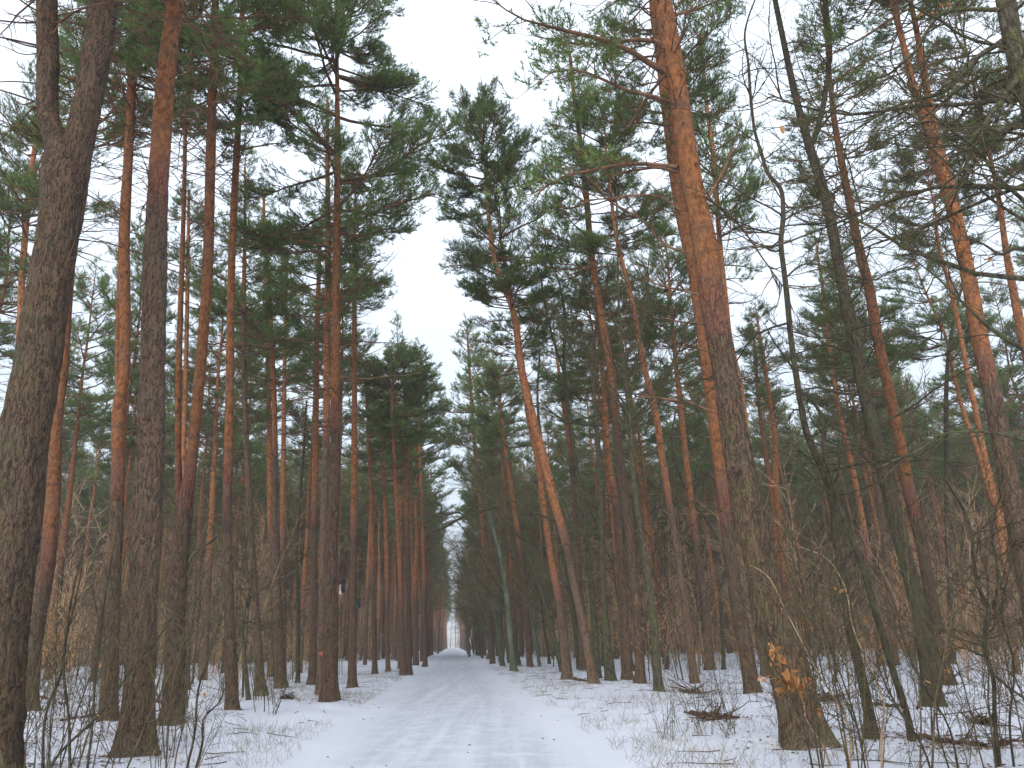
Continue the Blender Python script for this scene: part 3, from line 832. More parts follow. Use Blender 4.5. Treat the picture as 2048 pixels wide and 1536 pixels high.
def make_crown(seed, L, R, form='broad', dens=1.0, low_dead=4.5, q=15, w=0.0165):
    """Crown meshes in local space: the stem is the z axis, live branches from z=0 to z=L."""
    rng = np.random.RandomState(seed)
    gb, gn = Geo(), Geo()
    zs, lens, els = [], [], []
    z = 0.0
    while z < L - 0.15:
        t = z / L
        if form == 'broad':
            prof = min(1, 0.55 + t * 2.2) * (1 - max(0, (t - 0.35) / 0.65) ** 1.6 * 0.86)
        elif form == 'round':
            prof = min(1, 0.5 + t * 1.3) * (1 - max(0, (t - 0.6) / 0.4) ** 1.5 * 0.75)
        else:
            prof = min(1, 0.75 + t * 1.5) * (1 - t * 0.86)
        if rng.rand() < 0.9:
            for j in range(rng.randint(3, 6)):
                zs.append(z + rng.uniform(-0.08, 0.08))
                lens.append(max(0.35, R * prof * rng.choice([0.55, 0.8, 1.0, 1.15], p=[0.2, 0.3, 0.35, 0.15]) * rng.uniform(0.85, 1.1)))
                els.append(0.02 + 0.62 * t ** 1.3 + rng.normal(0, 0.14))
        z += rng.uniform(0.42, 0.75) * (1 - 0.35 * t)
    zs, lens, els = map(np.array, (zs, lens, els))
    az = rng.uniform(0, 2 * math.pi, len(zs))
    keep = (0.5 + 0.5 * np.cos(az * 2 + zs * 0.8 + seed)) + rng.rand(len(zs)) > 0.42      # gaps in the crown
    zs, lens, els, az = zs[keep], lens[keep], els[keep], az[keep]
    d = np.stack([np.cos(az) * np.cos(els), np.sin(az) * np.cos(els), np.sin(els)], -1)
    p = np.stack([0 * zs, 0 * zs, zs], -1)
    prim = grow(rng, p, d, lens, 8, rng.uniform(0.0, 0.45, len(zs)), 0.10)
    r0 = 0.012 + 0.0125 * lens
    v, qd = tubes(prim, r0[:, None] * np.linspace(1, 0.25, 8)[None] ** 1.0, 5)
    gb.add(v, qd)
    needle_spray(gb, gn, rng, prim, r0, dens * 1.08, 0.36, q, w=w)
    # leader shoot
    lead = grow(rng, [[0, 0, L - 0.3]], [[0, 0, 1]], [0.9], 3, 0, 0.05)
    needle_spray(gb, gn, rng, lead, np.array([0.02]), 1.4, 0.1, q)
    # long dead branches below the live crown
    k = int(9 * low_dead)
    zz = -rng.rand(k) ** 1.3 * low_dead
    az = rng.uniform(0, 2 * math.pi, k)
    el = rng.normal(0.08, 0.2, k)
    dl = np.clip(R * rng.uniform(0.15, 0.95, k) * (1 + zz / low_dead * 0.6), 0.15, 9)
    d = np.stack([np.cos(az) * np.cos(el), np.sin(az) * np.cos(el), np.sin(el)], -1)
    dp = grow(rng, np.stack([0 * zz, 0 * zz, zz], -1), d, dl, 7, rng.uniform(-0.25, 0.35, k), 0.11)
    v, qd = tubes(dp, (0.008 + 0.007 * dl)[:, None] * np.linspace(1, 0.3, 7)[None], 4)
    gb.add(v, qd)
    nn = rng.randint(2, 6, k)
    ii = np.repeat(np.arange(k), nn)
    ps, ds = pick(dp[ii], rng.uniform(0.3, 0.95, len(ii)))
    sd = grow(rng, ps, side_dir(rng, ds, rng.uniform(0.5, 1.1, len(ii))), dl[ii] * rng.uniform(0.12, 0.4, len(ii)), 4, 0.1, 0.15)
    v, qd = tubes(sd, np.tile([0.008, 0.006, 0.005, 0.003], (len(sd), 1)), 3)
    gb.add(v, qd)
    return gb.mesh('branches', M_BRANCH), gn.mesh('crown', M_NEEDLE, smooth=False)

CROWNS = []
for i, (L, R, form, dens) in enumerate([(11, 2.7, 'broad', 1.3), (10, 3.0, 'broad', 1.3), (12.5, 3.4, 'broad', 1.25), (13, 4.1, 'round', 1.45),
                                        (9, 2.4, 'cone', 1.3), (11.5, 2.9, 'cone', 1.25), (8.5, 2.5, 'broad', 1.3), (10, 2.2, 'broad', 1.3)]):
    CROWNS.append((L, R, *make_crown(40 + i, L, R, form, dens)))

def put_crown(root, p0, p1, R, rng, which=None):
    """crown + branches as parts of root; the stem runs p0 -> p1 (both in root space)."""
    p0, p1 = Vector(p0), Vector(p1)
    Lw = (p1 - p0).length
    if which is None:
        which = min(range(len(CROWNS)), key=lambda i: abs(CROWNS[i][0] / CROWNS[i][1] - Lw / R) + rng.rand() * 1.3)
    L, r, mb, mn = CROWNS[which]
    q = (p1 - p0).to_track_quat('Z', 'Y').to_matrix() @ Matrix.Rotation(rng.uniform(0, 6.28), 3, 'Z')
    s = Matrix.Diagonal((R / r, R / r, Lw / L))
    M = Matrix.Translation(p0) @ (q @ s).to_4x4()
    for nm, me in (('branches', mb), ('crown', mn)):
        o = link(nm, me, root)
        o.matrix_basis = M
    return which

def dead_twigs(rng, Pn, Rn, z0, z1, dens, mat, root, long=1.3):
    """dead branch stubs along the bare trunk"""
    g = Geo()
    L = max(0.1, z1 - z0)
    k = int(L * 2.6 * dens)
    if k < 3:
        return
    zc = rng.uniform(z0, z1, k)
    zc = np.round(zc / 0.55) * 0.55 + rng.normal(0, 0.04, k)
    j = np.clip(np.searchsorted(Pn[:, 2], zc), 1, len(Pn) - 1)
    az = rng.uniform(0, 2 * math.pi, k)
    el = rng.normal(0.12, 0.25, k)
    t = (zc - z0) / L
    dl = np.where(rng.rand(k) < 0.45, rng.uniform(0.05, 0.22, k), rng.uniform(0.3, long, k) * (0.35 + t))
    d = np.stack([np.cos(az) * np.cos(el), np.sin(az) * np.cos(el), np.sin(el)], -1)
    pl = grow(rng, Pn[j] + d * Rn[j][:, None] * 0.7, d, dl + Rn[j] * 0.3, 6, rng.uniform(-0.2, 0.3, k), 0.10)
    v, qd = tubes(pl, (0.007 + 0.008 * dl)[:, None] * np.linspace(1, 0.35, 6)[None], 4)
    g.add(v, qd)
    big = np.where(dl > 0.4)[0]
    if len(big):
        ii = np.repeat(big, 3)
        ps, ds = pick(pl[ii], rng.uniform(0.35, 0.95, len(ii)))
        sd = grow(rng, ps, side_dir(rng, ds, rng.uniform(0.5, 1.1, len(ii))), dl[ii] * rng.uniform(0.15, 0.45, len(ii)), 4, 0.1, 0.15)
        v, qd = tubes(sd, np.tile([0.006, 0.005, 0.004, 0.003], (len(sd), 1)), 3)
        g.add(v, qd)
    link('dead_branches', g.mesh('dead_branches', mat), root)

def to_local(pts, b, Y):
    Pp, Rr = [], []
    for (px, py, w) in pts:
        p, s = at_y(px, py, Y)
        Pp.append(p)
        Rr.append(w * s * 0.5)
    return np.array(Pp) - b, np.array(Rr)

for ti, t in enumerate(PINES):
    rng = np.random.RandomState(1000 + ti * 7 + t['seed'])
    b = t['b'].copy()
    Y = b[1]
    b0 = b.copy()
    b0[2] = 0
    root = empty('pine_tree', b0)
    tag(root, t['label'], 'pine tree', t['group'])
    Pp, Rr = to_local(t['pts'], b0, Y)
    Pp[:, 1] += 0
    d0 = (Pp[1] - Pp[0]) / np.linalg.norm(Pp[1] - Pp[0])
    Pp = np.vstack([Pp[0] - d0 * 0.35, Pp])
    Rr = np.r_[Rr[0] * 1.0, Rr]
    # the traced foot width already includes some flare: ease it into the stem above
    Rr[0] = Rr[1] = min(Rr[1], Rr[2] * 1.22)
    top = Pp[-1]
    H = t['H']
    if t['pts'][-1][2] <= 6 and t['pts'][-1][1] > 0:
        H = min(H, top[2] + 3.5)      # these stems thin out inside their crowns, close to the top
        t['cb'] = min(t['cb'], H - 7)
    if top[2] < H - 0.5:
        dv = nrm(Pp[-1] - Pp[-3])
        dv = nrm(dv * np.array([0.5, 0.5, 1]))
        n = max(2, int((H - top[2]) / 2.5))
        ext = [top + dv * (H - top[2]) / dv[2] * (k + 1) / n for k in range(n)]
        Pp = np.vstack([Pp, ext])
        Rr = np.r_[Rr, [Rr[-1] * (1 - 0.93 * (k + 1) / n) for k in range(n)]]
    oz = at_y(t['pts'][0][0], t['oy'], Y)[0][2] if t['oy'] > -500 else 30
    near = t['near']
    g = Geo()
    dep = Y
    k = 72 if (near and dep < 16) else 40 if near else 16
    step = 0.045 if (near and dep < 16) else 0.09 if near else 0.35
    Pn, Rn = trunk_geo(g, Pp, Rr, oz, t['moss'], step, k, near, ti + 1)
    tops = [(Pn, Rn)]
    for fk in t['forks']:
        Fp, Fr = to_local(fk, b0, Y)
        Fp[:, 1] += 0.06
        hz = H - 1.5 if Fp[-1][2] > 8 else Fp[-1][2] + 4
        dv = nrm(nrm(Fp[-1] - Fp[-3]) * np.array([0.5, 0.5, 1]))
        hz = min(hz, Fp[-1][2] + 12)
        n = 4
        tp = Fp[-1]
        ext = [tp + dv * (hz - tp[2]) / dv[2] * (q + 1) / n for q in range(n)]
        Fp = np.vstack([Fp, ext])
        Fr = np.r_[Fr, [Fr[-1] * (1 - 0.93 * (q + 1) / n) for q in range(n)]]
        a, c = trunk_geo(g, Fp, Fr, oz, t['moss'], step, max(12, k // 2), near, ti + 50, flare=False)
        tops.append((a, c))
    link('trunk', g.mesh('trunk', M_BARK if (near and Y < 30) else M_BARK_FARLIT), root)
    for (a, c) in tops:
        cb = t['cb']
        zt = a[-1][2]
        cb = min(cb, zt - 5)
        j = np.searchsorted(a[:, 2], cb)
        jt = len(a) - 1
        put_crown(root, a[j], a[jt], 1.03 * t['cr'] * (1.0 if a is tops[0][0] else 0.75), rng, t['seed'] if t['seed'] == 3 and a is tops[0][0] else None)
    j = np.searchsorted(tops[0][0][:, 2], t['cb'] - 3)
    dead_twigs(rng, tops[0][0], tops[0][1], 2.5, t['cb'] - 0.5, t['dead'], M_BRANCH, root, 1.7 * max(0.8, t['dead']))
    t['root'] = root
    t['Pn'], t['Rn'] = Pn, Rn
    t['b0'] = b0

# ------------------------------------------------------------------ traced limbs of the great leaning pine
big = next(t for t in PINES if t['label'].startswith('great leaning'))
rng = np.random.RandomState(77)
for fol, pts in [(1, [(1330, 88, 11), (1290, 62, 9), (1240, 50, 7), (1190, 38, 6), (1140, 20, 4), (1080, -10, 2)]),
                 (1, [(1335, 148, 14), (1300, 132, 12), (1260, 112, 11), (1210, 95, 10), (1160, 88, 8), (1100, 78, 6), (1040, 66, 4), (980, 30, 2)]),
                 (1, [(1340, 205, 9), (1300, 200, 8), (1250, 198, 7), (1210, 188, 6), (1150, 175, 4), (1090, 190, 2)]),
                 (1, [(1355, 335, 10), (1320, 325, 9), (1280, 316, 8), (1240, 313, 7), (1190, 318, 6), (1120, 330, 4), (1070, 360, 2)]),
                 (0, [(1355, 345, 8), (1320, 336, 6), (1280, 340, 5), (1240, 348, 4), (1215, 360, 2)]),
                 (0, [(1360, 420, 4), (1320, 392, 4), (1270, 388, 4), (1220, 393, 3), (1160, 396, 2)]),
                 (0, [(1330, 150, 6), (1290, 190, 6), (1262, 228, 4)]),
                 (1, [(1345, 30, 8), (1380, 10, 6), (1430, -20, 4), (1490, -60, 2)]),
                 (0, [(1370, 505, 5), (1330, 480, 5), (1290, 420, 4), (1250, 390, 4), (1210, 350, 3), (1170, 290, 2)]),
                 (0, [(1415, 398, 7), (1435, 365, 5), (1450, 335, 4), (1460, 300, 2)]),
                 (0, [(1415, 398, 6), (1450, 405, 5), (1500, 440, 4), (1545, 485, 3), (1600, 540, 2)]),
                 (0, [(1400, 590, 5), (1370, 575, 5), (1330, 560, 4), (1300, 540, 2)]),
                 (0, [(1420, 705, 5), (1395, 695, 4), (1370, 690, 3)]),
                 (0, [(1425, 825, 5), (1390, 810, 4), (1330, 800, 3), (1280, 795, 2)])]:
    Y = big['b'][1]
    P3, R3 = to_local(pts, big['b0'], Y)
    n = len(P3)
    tilt = rng.uniform(-0.25, 0.45)
    P3[:, 1] += np.linspace(0, 1, n) * np.linalg.norm(P3[-1] - P3[0]) * tilt
    Pr, Rr, _ = resample(P3, R3, np.linalg.norm(P3[-1] - P3[0]) / 9)
    gb, gn = Geo(), Geo()
    v, q = tubes(Pr, Rr, 7)
    gb.add(v, q)
    # side shoots
    k = 14
    ps, ds = pick(np.tile(Pr[None], (k, 1, 1)), rng.uniform(0.2, 0.98, k))
    L0 = np.linalg.norm(P3[-1] - P3[0])
    sd = grow(rng, ps, side_dir(rng, ds, rng.uniform(0.5, 1.1, k), 0.8), np.clip(L0 * rng.uniform(0.15, 0.45, k), 0.2, 1.9), 6, 0.2, 0.12)
    v, q = tubes(sd, np.tile(np.linspace(0.014, 0.004, 6), (k, 1)), 4)
    gb.add(v, q)
    lb = link('limb', gb.mesh('limb', M_BRANCH), big['root'])
    if fol:
        gb2 = Geo()
        needle_spray(gb2, gn, rng, np.concatenate([sd, ]), np.full(k, 0.012), 0.75, 0.25, 15)
        link('twigs', gb2.mesh('twigs', M_BRANCH), lb)
        link('needles', gn.mesh('needles', M_NEEDLE, smooth=False), lb)

# ------------------------------------------------------------------ bare broadleaved trees
def bare_branches(rng, Pn, Rn, nl, ll, zmin, up, extra_lines=(), fine=1.0):
    """side limbs (m list of meshes) plus one mesh of twigs"""
    gl, gt = Geo(), Geo()
    prims, rads = [], []
    zs = Pn[:, 2]
    ok = np.where(zs > zmin)[0]
    if len(ok) and nl:
        j = rng.choice(ok, nl)
        t = (np.arange(nl)) / nl
        az = rng.uniform(0, 2 * math.pi, nl)
        el = rng.normal(up, 0.25, nl)
        d = np.stack([np.cos(az) * np.cos(el), np.sin(az) * np.cos(el), np.sin(el)], -1)
        hz = (zs[j] - zmin) / max(1e-3, zs[ok].max() - zmin)
        L = ll * rng.uniform(0.4, 1.1, nl) * (1.1 - 0.55 * hz)
        pr = grow(rng, Pn[j], d, L, 9, rng.uniform(-0.3, 0.5, nl), 0.16)
        r0 = np.minimum(Rn[j] * 0.45, 0.007 + 0.008 * L)
        v, q = tubes(pr, r0[:, None] * np.linspace(1, 0.3, 9)[None], 5)
        gl.add(v, q, moss=0.3)
        prims += list(pr)
        rads += list(r0)
    for (El, Er) in extra_lines:
        a, c, _ = resample(El, Er, max(0.05, np.linalg.norm(El[-1] - El[0]) / 8))
        idx = np.linspace(0, len(a) - 1, 9).astype(int)
        prims.append(a[idx])
        rads.append(c[0])
    if not prims:
        return gl, gt
    pr = np.array(prims)
    Ls = np.linalg.norm(np.diff(pr, axis=1), axis=2).sum(1)
    ns = np.maximum(3, (Ls * 4.2 * fine).astype(int))
    ii = np.repeat(np.arange(len(pr)), ns)
    ps, ds = pick(pr[ii], rng.uniform(0.15, 1.0, len(ii)))
    L2 = np.clip(Ls[ii] * rng.uniform(0.14, 0.45, len(ii)), 0.2, 1.6)
    sec = grow(rng, ps, side_dir(rng, ds, rng.uniform(0.5, 1.1, len(ii)), 0.6), L2, 7, 0.25, 0.17)
    v, q = tubes(sec, (0.0045 + 0.0055 * L2)[:, None] * np.linspace(1, 0.45, 7)[None], 4)
    gt.add(v, q)
    n3 = np.maximum(2, (L2 * 5.5 * fine).astype(int))
    i3 = np.repeat(np.arange(len(sec)), n3)
    ps, ds = pick(sec[i3], rng.uniform(0.15, 1.0, len(i3)))
    tw = grow(rng, ps, side_dir(rng, ds, rng.uniform(0.4, 1.0, len(i3)), 0.6), L2[i3] * rng.uniform(0.2, 0.6, len(i3)), 5, 0.15, 0.18)
    v, q = tubes(tw, np.tile(np.linspace(0.0045, 0.0025, 5), (len(tw), 1)), 3)
    gt.add(v, q)
    return gl, gt

for ti, t in enumerate(BARE):
    rng = np.random.RandomState(300 + ti * 13 + t['seed'])
    b = t['b']
    Y = b[1]
    b0 = np.array([b[0], b[1], 0.0])
    root = empty(t['name'], b0)
    tag(root, t['label'], t['cat'], t['group'])
    Pp, Rr = to_local(t['pts'], b0, Y)
    Rr = np.maximum(Rr, 0.008)
    # out-of-plane wander so the stem is crooked from every side
    hh = np.clip(Pp[:, 2], 0, None)
    Pp[:, 1] += 0.10 * hh ** 0.5 * noise3(hh * 0.35, ti * 5.0, 0.5)
    d0 = nrm(Pp[1] - Pp[0])
    Pp = np.vstack([Pp[0] - d0 * 0.3, Pp])
    Rr = np.r_[Rr[0], Rr]
    Rr[0] = Rr[1] = min(Rr[1], Rr[2] * 1.25)
    mat = M_DARK if t['mat'] == 'dark' else M_OAK
    g = Geo()
    nearb = Y < 26 and Rr[2] > 0.05
    Pn, Rn = trunk_geo(g, Pp, Rr, 99, t['moss'], 0.10, 28 if nearb else 12, False, ti + 9, lichen=t['lichen'])
    link('trunk', g.mesh('trunk', mat), root)
    ex = []
    for lm in t['limbs']:
        Lp, Lr = to_local(lm, b0, Y)
        Lr = np.maximum(Lr, 0.006)
        Lp[:, 1] += np.linspace(0, 1, len(Lp)) * np.linalg.norm(Lp[-1] - Lp[0]) * rng.uniform(-0.3, 0.3)
        gl = Geo()
        A, C, _ = resample(Lp, Lr, 0.08)
        A = A + np.stack([noise3(A[:, 2] * 4 + A[:, 0] * 4, s, ti) * 0.02 for s in (0, 5, 9)], -1)
        v, q = tubes(A, C, 8)
        gl.add(v, q, moss=t['moss'])
        link('limb', gl.mesh('limb', mat), root)
        ex.append((A, C))
    gl, gt = bare_branches(rng, Pn, Rn, int(t['nl'] * 1.3), t['ll'] * 1.15, t['zmin'], t['up'], ex, 1.35 if Y < 32 else 1.1)
    if gl.v:
        link('branches', gl.mesh('branches', mat), root)
    if gt.v:
        link('twigs', gt.mesh('twigs', M_TWIG if Y < 27 else M_TWIG_FARLIT), root)

# ------------------------------------------------------------------ pines of the wood behind: a few stems, many copies
def make_stem(seed, H, R, oz, bend):
    rng = np.random.RandomState(seed)
    z = np.linspace(-0.3, H, 12)
    off = np.cumsum(rng.normal(0, bend, (12, 2)), 0)
    off -= off[0]
    off *= (z / H).clip(0, 1)[:, None] ** 0.7
    Pp = np.stack([off[:, 0], off[:, 1], z], -1)
    Rr = R * (1 - (z / H).clip(0, 1) ** 1.1 * 0.90)
    g = Geo()
    Pn, Rn = trunk_geo(g, Pp, Rr, oz, 0.05, 0.6, 12, False, seed)
    return g.mesh('trunk', M_BARK_FARLIT), Pn, Rn

STEMS = [make_stem(500 + i, H, R, oz, b) for i, (H, R, oz, b) in enumerate([(26, 0.17, 4.5, 0.06), (25, 0.15, 3.5, 0.10), (27, 0.20, 6.5, 0.05), (24, 0.14, 4, 0.12), (26, 0.18, 7.5, 0.07), (25, 0.13, 3.5, 0.09), (27, 0.19, 5.5, 0.10)])]
PROTO = []
for i, (me, Pn, Rn) in enumerate(STEMS):
    cb = [13.5, 12, 14.5, 12.5, 13.5, 13, 15][i]
    j = np.searchsorted(Pn[:, 2], cb)
    rng = np.random.RandomState(60 + i)
    holder = empty('pine_tree', (0, 0, 0))
    link('trunk', me, holder)
    put_crown(holder, Pn[j], Pn[-1], [2.7, 2.4, 3.0, 2.3, 2.7, 2.4, 2.9][i], rng, [0, 4, 1, 6, 5, 7, 2][i])
    dead_twigs(rng, Pn, Rn, 4.0, cb - 0.5, 1.1, M_BRANCH, holder, 1.6)
    PROTO.append(holder)
used = set()

def copy_tree(src, loc, yaw, lean, sc):
    """a thing and copies of its parts (shared mesh data)"""
    i = id(src)
    if i not in used:
        used.add(i)
        r = src
    else:
        r = src.copy()
        COL.objects.link(r)
        for ch in src.children:
            c = ch.copy()
            COL.objects.link(c)
            c.parent = r
    r.matrix_world = Matrix.Translation(loc) @ Matrix.Rotation(lean[0], 4, 'Y') @ Matrix.Rotation(lean[1], 4, 'X') @ Matrix.Rotation(yaw, 4, 'Z') @ Matrix.Diagonal((sc[0], sc[0], sc[1], 1))
    return r

rng = np.random.RandomState(11)
taken = [(t['b'][0], t['b'][1], 1.5) for t in PINES + BARE]
def free(x, y, r):
    return all((x - a) ** 2 + (y - b) ** 2 > max(r, c) ** 2 for a, b, c in taken)

spots = []
tries = 0
while len(spots) < 205 and tries < 60000:
    tries += 1
    y = 26 + 92 * rng.rand() ** 0.72
    x = rng.uniform(-0.86, 0.86) * (y + 4)
    s, l = road_coords(x, y)
    if -4.0 < l < 5.0:
        continue
    if y < 38 and abs(l) < 9:
        continue
    if not free(x, y, 2.3 + 0.006 * y):
        continue
    taken.append((x, y, 1.5))
    spots.append((x, y))
# rows at the road edges
rowspots = []
s = 46.0
while s < 150:
    for side in (-1, 1):
        if side == 1 and rng.rand() < 0.45:
            continue
        l = (-3.2 if side < 0 else 4.2) + rng.normal(0, 0.3) + (-0.7 if side < 0 else 1.2) * max(0, (60 - s) / 20)
        x, y = road_xy(s + rng.uniform(-1, 1), l)
        if free(x, y, 1.6):
            taken.append((x, y, 1.2))
            rowspots.append((x, y))
    s += rng.uniform(5.0, 8.0)

BEHIND = []
def band(y):
    return 'near' if y < 50 else 'mid' if y < 80 else 'deep'
for kk, (x, y) in enumerate(spots + rowspots):
    src = PROTO[kk % len(PROTO)] if kk < len(PROTO) else PROTO[rng.randint(len(PROTO))]
    s, l = road_coords(x, y)
    row = kk >= len(spots)
    lean = (math.radians((-2.6 if l > 0 else -1.6) + rng.normal(0, 1.1)), math.radians(rng.normal(0, 1.2)))
    sc = (rng.uniform(0.8, 1.3), rng.uniform(0.86, 1.04))
    r = copy_tree(src, (x, y, -0.03), rng.uniform(0, 6.28), lean, sc)
    sd = 'left' if l < 0 else 'right'
    if row:
        lab = f'roadside pine in the far row lining the {sd} edge of the snowy avenue'
        gr = f'far avenue pines along the {sd} edge of the road'
    else:
        w = {'near': 'second-row pine with orange upper bark behind the big roadside trees', 'mid': 'slender bare-trunked pine amid the packed middle of the wood', 'deep': 'hazy thin pine deep in the wood amid crowded trunks'}[band(y)]
        lab = w + f', {sd} of road'
        gr = {'near': 'second-row pines', 'mid': 'middle-distance pines', 'deep': 'deep-wood pines'}[band(y)] + f' {sd} of the road'
    tag(r, lab, 'pine tree', gr)
    if not row and band(y) != 'deep':
        BEHIND.append((r, band(y), x / y))
# say between which traced trees each of these stands
SHORT = ['massive forked pine', 'pine beside it', None, 'pine with the dark ring', 'stout dark pine', 'low-forked pine', None, 'slender straight pine', 'mossy-footed dark pine',
         'flared brown pine', None, None, None, 'tall roadside pine', None, 'green nest box pine', None, None, 'foot-to-foot pair', None, 'crossing orange pine', 's-bent pine', None,
         'brown-orange leaning pine', 'slender leaning pine', 'grey-brown pine', None, 'great leaning pine', None, None, None, None, 'reddish leaning pine', 'big forked edge pine']
marks = sorted((t['b'][0] / t['b'][1], SHORT[i]) for i, t in enumerate(PINES) if i < len(SHORT) and SHORT[i] and SHORT[i] != 'pine beside it')
slots = {}
for r, bd, u in sorted(BEHIND, key=lambda e: e[2]):
    k = sum(1 for m in marks if m[0] < u)
    slots.setdefault((bd, k), []).append(r)
ORD = ['first', 'second', 'third', 'fourth', 'fifth', 'sixth', 'seventh', 'eighth', 'ninth', 'tenth', 'eleventh', 'twelfth']
for (bd, k), rs_ in slots.items():
    where = (f'left of the {marks[0][1]}' if k == 0 else f'right of the {marks[-1][1]}' if k == len(marks) else f'between the {marks[k-1][1]} and the {marks[k][1]}')
    head = 'second-row pine' if bd == 'near' else 'farther pine'
    for j, r in enumerate(rs_):
        if len(rs_) == 1 or j >= len(ORD):
            r['label'] = f'{head} ' + where if j < len(ORD) else f'{head} crowded in far ' + where
        else:
            r['label'] = f'{head}, {ORD[j]} from left {where}'.replace('and the', 'and') if len(where.split()) > 9 else f'{head}, {ORD[j]} from left {where}'
bpy.context.view_layer.update()

# bare avenue trees leaning over the road on the right side
BP = []
for i in range(3):
    rg = np.random.RandomState(900 + i)
    H = [13, 15, 11][i]
    z = np.linspace(-0.3, H, 10)
    Pp = np.stack([-0.018 * z ** 2 * [1, 0.6, 1.4][i] + np.cumsum(rg.normal(0, 0.12, 10)), np.cumsum(rg.normal(0, 0.12, 10)), z], -1)
    Pp[:, :2] -= Pp[1, :2]
    Rr = [0.13, 0.16, 0.11][i] * (1 - (z / H).clip(0, 1) * 0.9)
    g = Geo()
    Pn, Rn = trunk_geo(g, Pp, Rr, 99, 0.5, 0.4, 10, False, 70 + i, lichen=[0.0, 0.25, 0.5][i])
    h = empty('bare_tree', (0, 0, 0))
    link('trunk', g.mesh('trunk', M_OAK), h)
    gl, gt = bare_branches(rg, Pn, Rn, 30, 4.6, 2.4, 0.45)
    link('branches', gl.mesh('branches', M_OAK), h)
    link('twigs', gt.mesh('twigs', M_TWIG_FARLIT), h)
    BP.append(h)
kk = 0
s = 40.0
while s < 130:
    for side in (1, -1):
        if side == -1 and rng.rand() < 0.7:
            continue
        l = 3.4 + rng.normal(0, 0.35) + max(0, (52 - s) / 9) if side == 1 else -3.1 + rng.normal(0, 0.3)
        x, y = road_xy(s + rng.uniform(-1, 1), l)
        if not free(x, y, 1.0):
            continue
        taken.append((x, y, 1))
        src = BP[kk % 3]
        r = copy_tree(src, (x, y, 0), (0 if side == 1 else math.pi) + rng.normal(0, 0.5), (math.radians(rng.normal(-2, 2)), 0), (rng.uniform(0.8, 1.25), rng.uniform(0.8, 1.15)))
        sd = 'right' if side == 1 else 'left'
        tag(r, f'mossy bare tree leaning over the {sd} edge of the avenue, one of its far row', 'bare tree', f'bare avenue trees on the {sd} edge')
        kk += 1
    s += rng.uniform(4.5, 7.5)
for i in range(16):
    x, y = road_xy(rng.uniform(30, 85), rng.uniform(4.2, 10))
    if not free(x, y, 1.1):
        continue
    taken.append((x, y, 1))
    r = copy_tree(BP[i % 3], (x, y, 0), rng.normal(0, 0.6), (math.radians(rng.normal(-3, 2)), 0), (rng.uniform(0.7, 1.0), rng.uniform(0.8, 1.1)))
    tag(r, 'mossy bare tree in the loose belt behind the avenue row, right of the road', 'bare tree', 'bare trees behind the avenue row right of the road')
for i in range(26):
    for _ in range(50):
        y = rng.uniform(30, 80)
        x = rng.uniform(-0.8, 0.85) * y
        s_, l_ = road_coords(x, y)
        if abs(l_) > 8 and free(x, y, 1.4):
            break
    taken.append((x, y, 1))
    r = copy_tree(BP[rng.randint(3)], (x, y, 0), rng.uniform(0, 6.28), (rng.normal(0, 0.05), rng.normal(0, 0.05)), (rng.uniform(0.5, 0.9), rng.uniform(0.6, 1.0)))
    sd = 'right' if l_ > 0 else 'left'
    tag(r, f'thin greenish bare tree scattered between the pines {sd} of the road', 'bare tree', f'bare trees scattered in the wood {sd} of the road')
bpy.context.view_layer.update()

# ------------------------------------------------------------------ saplings and undergrowth
def shrub_mesh(seed, H, stems, spread, leaves=0, fine=1.0, thick=0.012, mat=None):
    rg = np.random.RandomState(seed)
    az = rg.uniform(0, 6.28, stems)
    d = np.stack([np.cos(az) * spread, np.sin(az) * spread, np.ones(stems)], -1)
    L = H * rg.uniform(0.6, 1.05, stems)
    base = np.stack([rg.normal(0, 0.05, stems), rg.normal(0, 0.05, stems), np.full(stems, -0.1)], -1)
    st = grow(rg, base, d, L, 9, 0.25, 0.07)
    gs, gt, gf = Geo(), Geo(), Geo()
    v, q = tubes(st, (thick * L / H)[:, None] * np.linspace(1, 0.25, 9)[None], 5)
    gs.add(v, q)
    ns = np.maximum(4, (L * 4.5 * fine).astype(int))
    ii = np.repeat(np.arange(stems), ns)
    ps, ds = pick(st[ii], rg.uniform(0.2, 1.0, len(ii)))
    L2 = L[ii] * rg.uniform(0.08, 0.34, len(ii))
    sec = grow(rg, ps, side_dir(rg, ds, rg.uniform(0.5, 1.25, len(ii)), 0.2), L2, 6, 0.25, 0.13)
    v, q = tubes(sec, (thick * 0.38 + 0.0015 * L2)[:, None] * np.linspace(1, 0.45, 6)[None], 3)
    gt.add(v, q)
    n3 = np.maximum(2, (L2 * 5 * fine).astype(int))
    i3 = np.repeat(np.arange(len(sec)), n3)
    ps, ds = pick(sec[i3], rg.uniform(0.2, 1.0, len(i3)))
    tw = grow(rg, ps, side_dir(rg, ds, rg.uniform(0.4, 1.1, len(i3)), 0.4), L2[i3] * rg.uniform(0.2, 0.55, len(i3)), 4, 0.2, 0.16)
    v, q = tubes(tw, np.tile(np.linspace(thick * 0.28, thick * 0.16, 4), (len(tw), 1)), 3)
    gt.add(v, q)
    lf = None
    if leaves:
        k = leaves
        i4 = rg.randint(0, len(tw), k)
        c = rg.normal([0, 0, 0], 1, (len(tw), 3))
        p, dd = pick(tw[i4], rg.uniform(0.3, 1, k))
        add_leaves(gf, rg, p, 0.07)
        lf = gf
    return gs, gt, lf

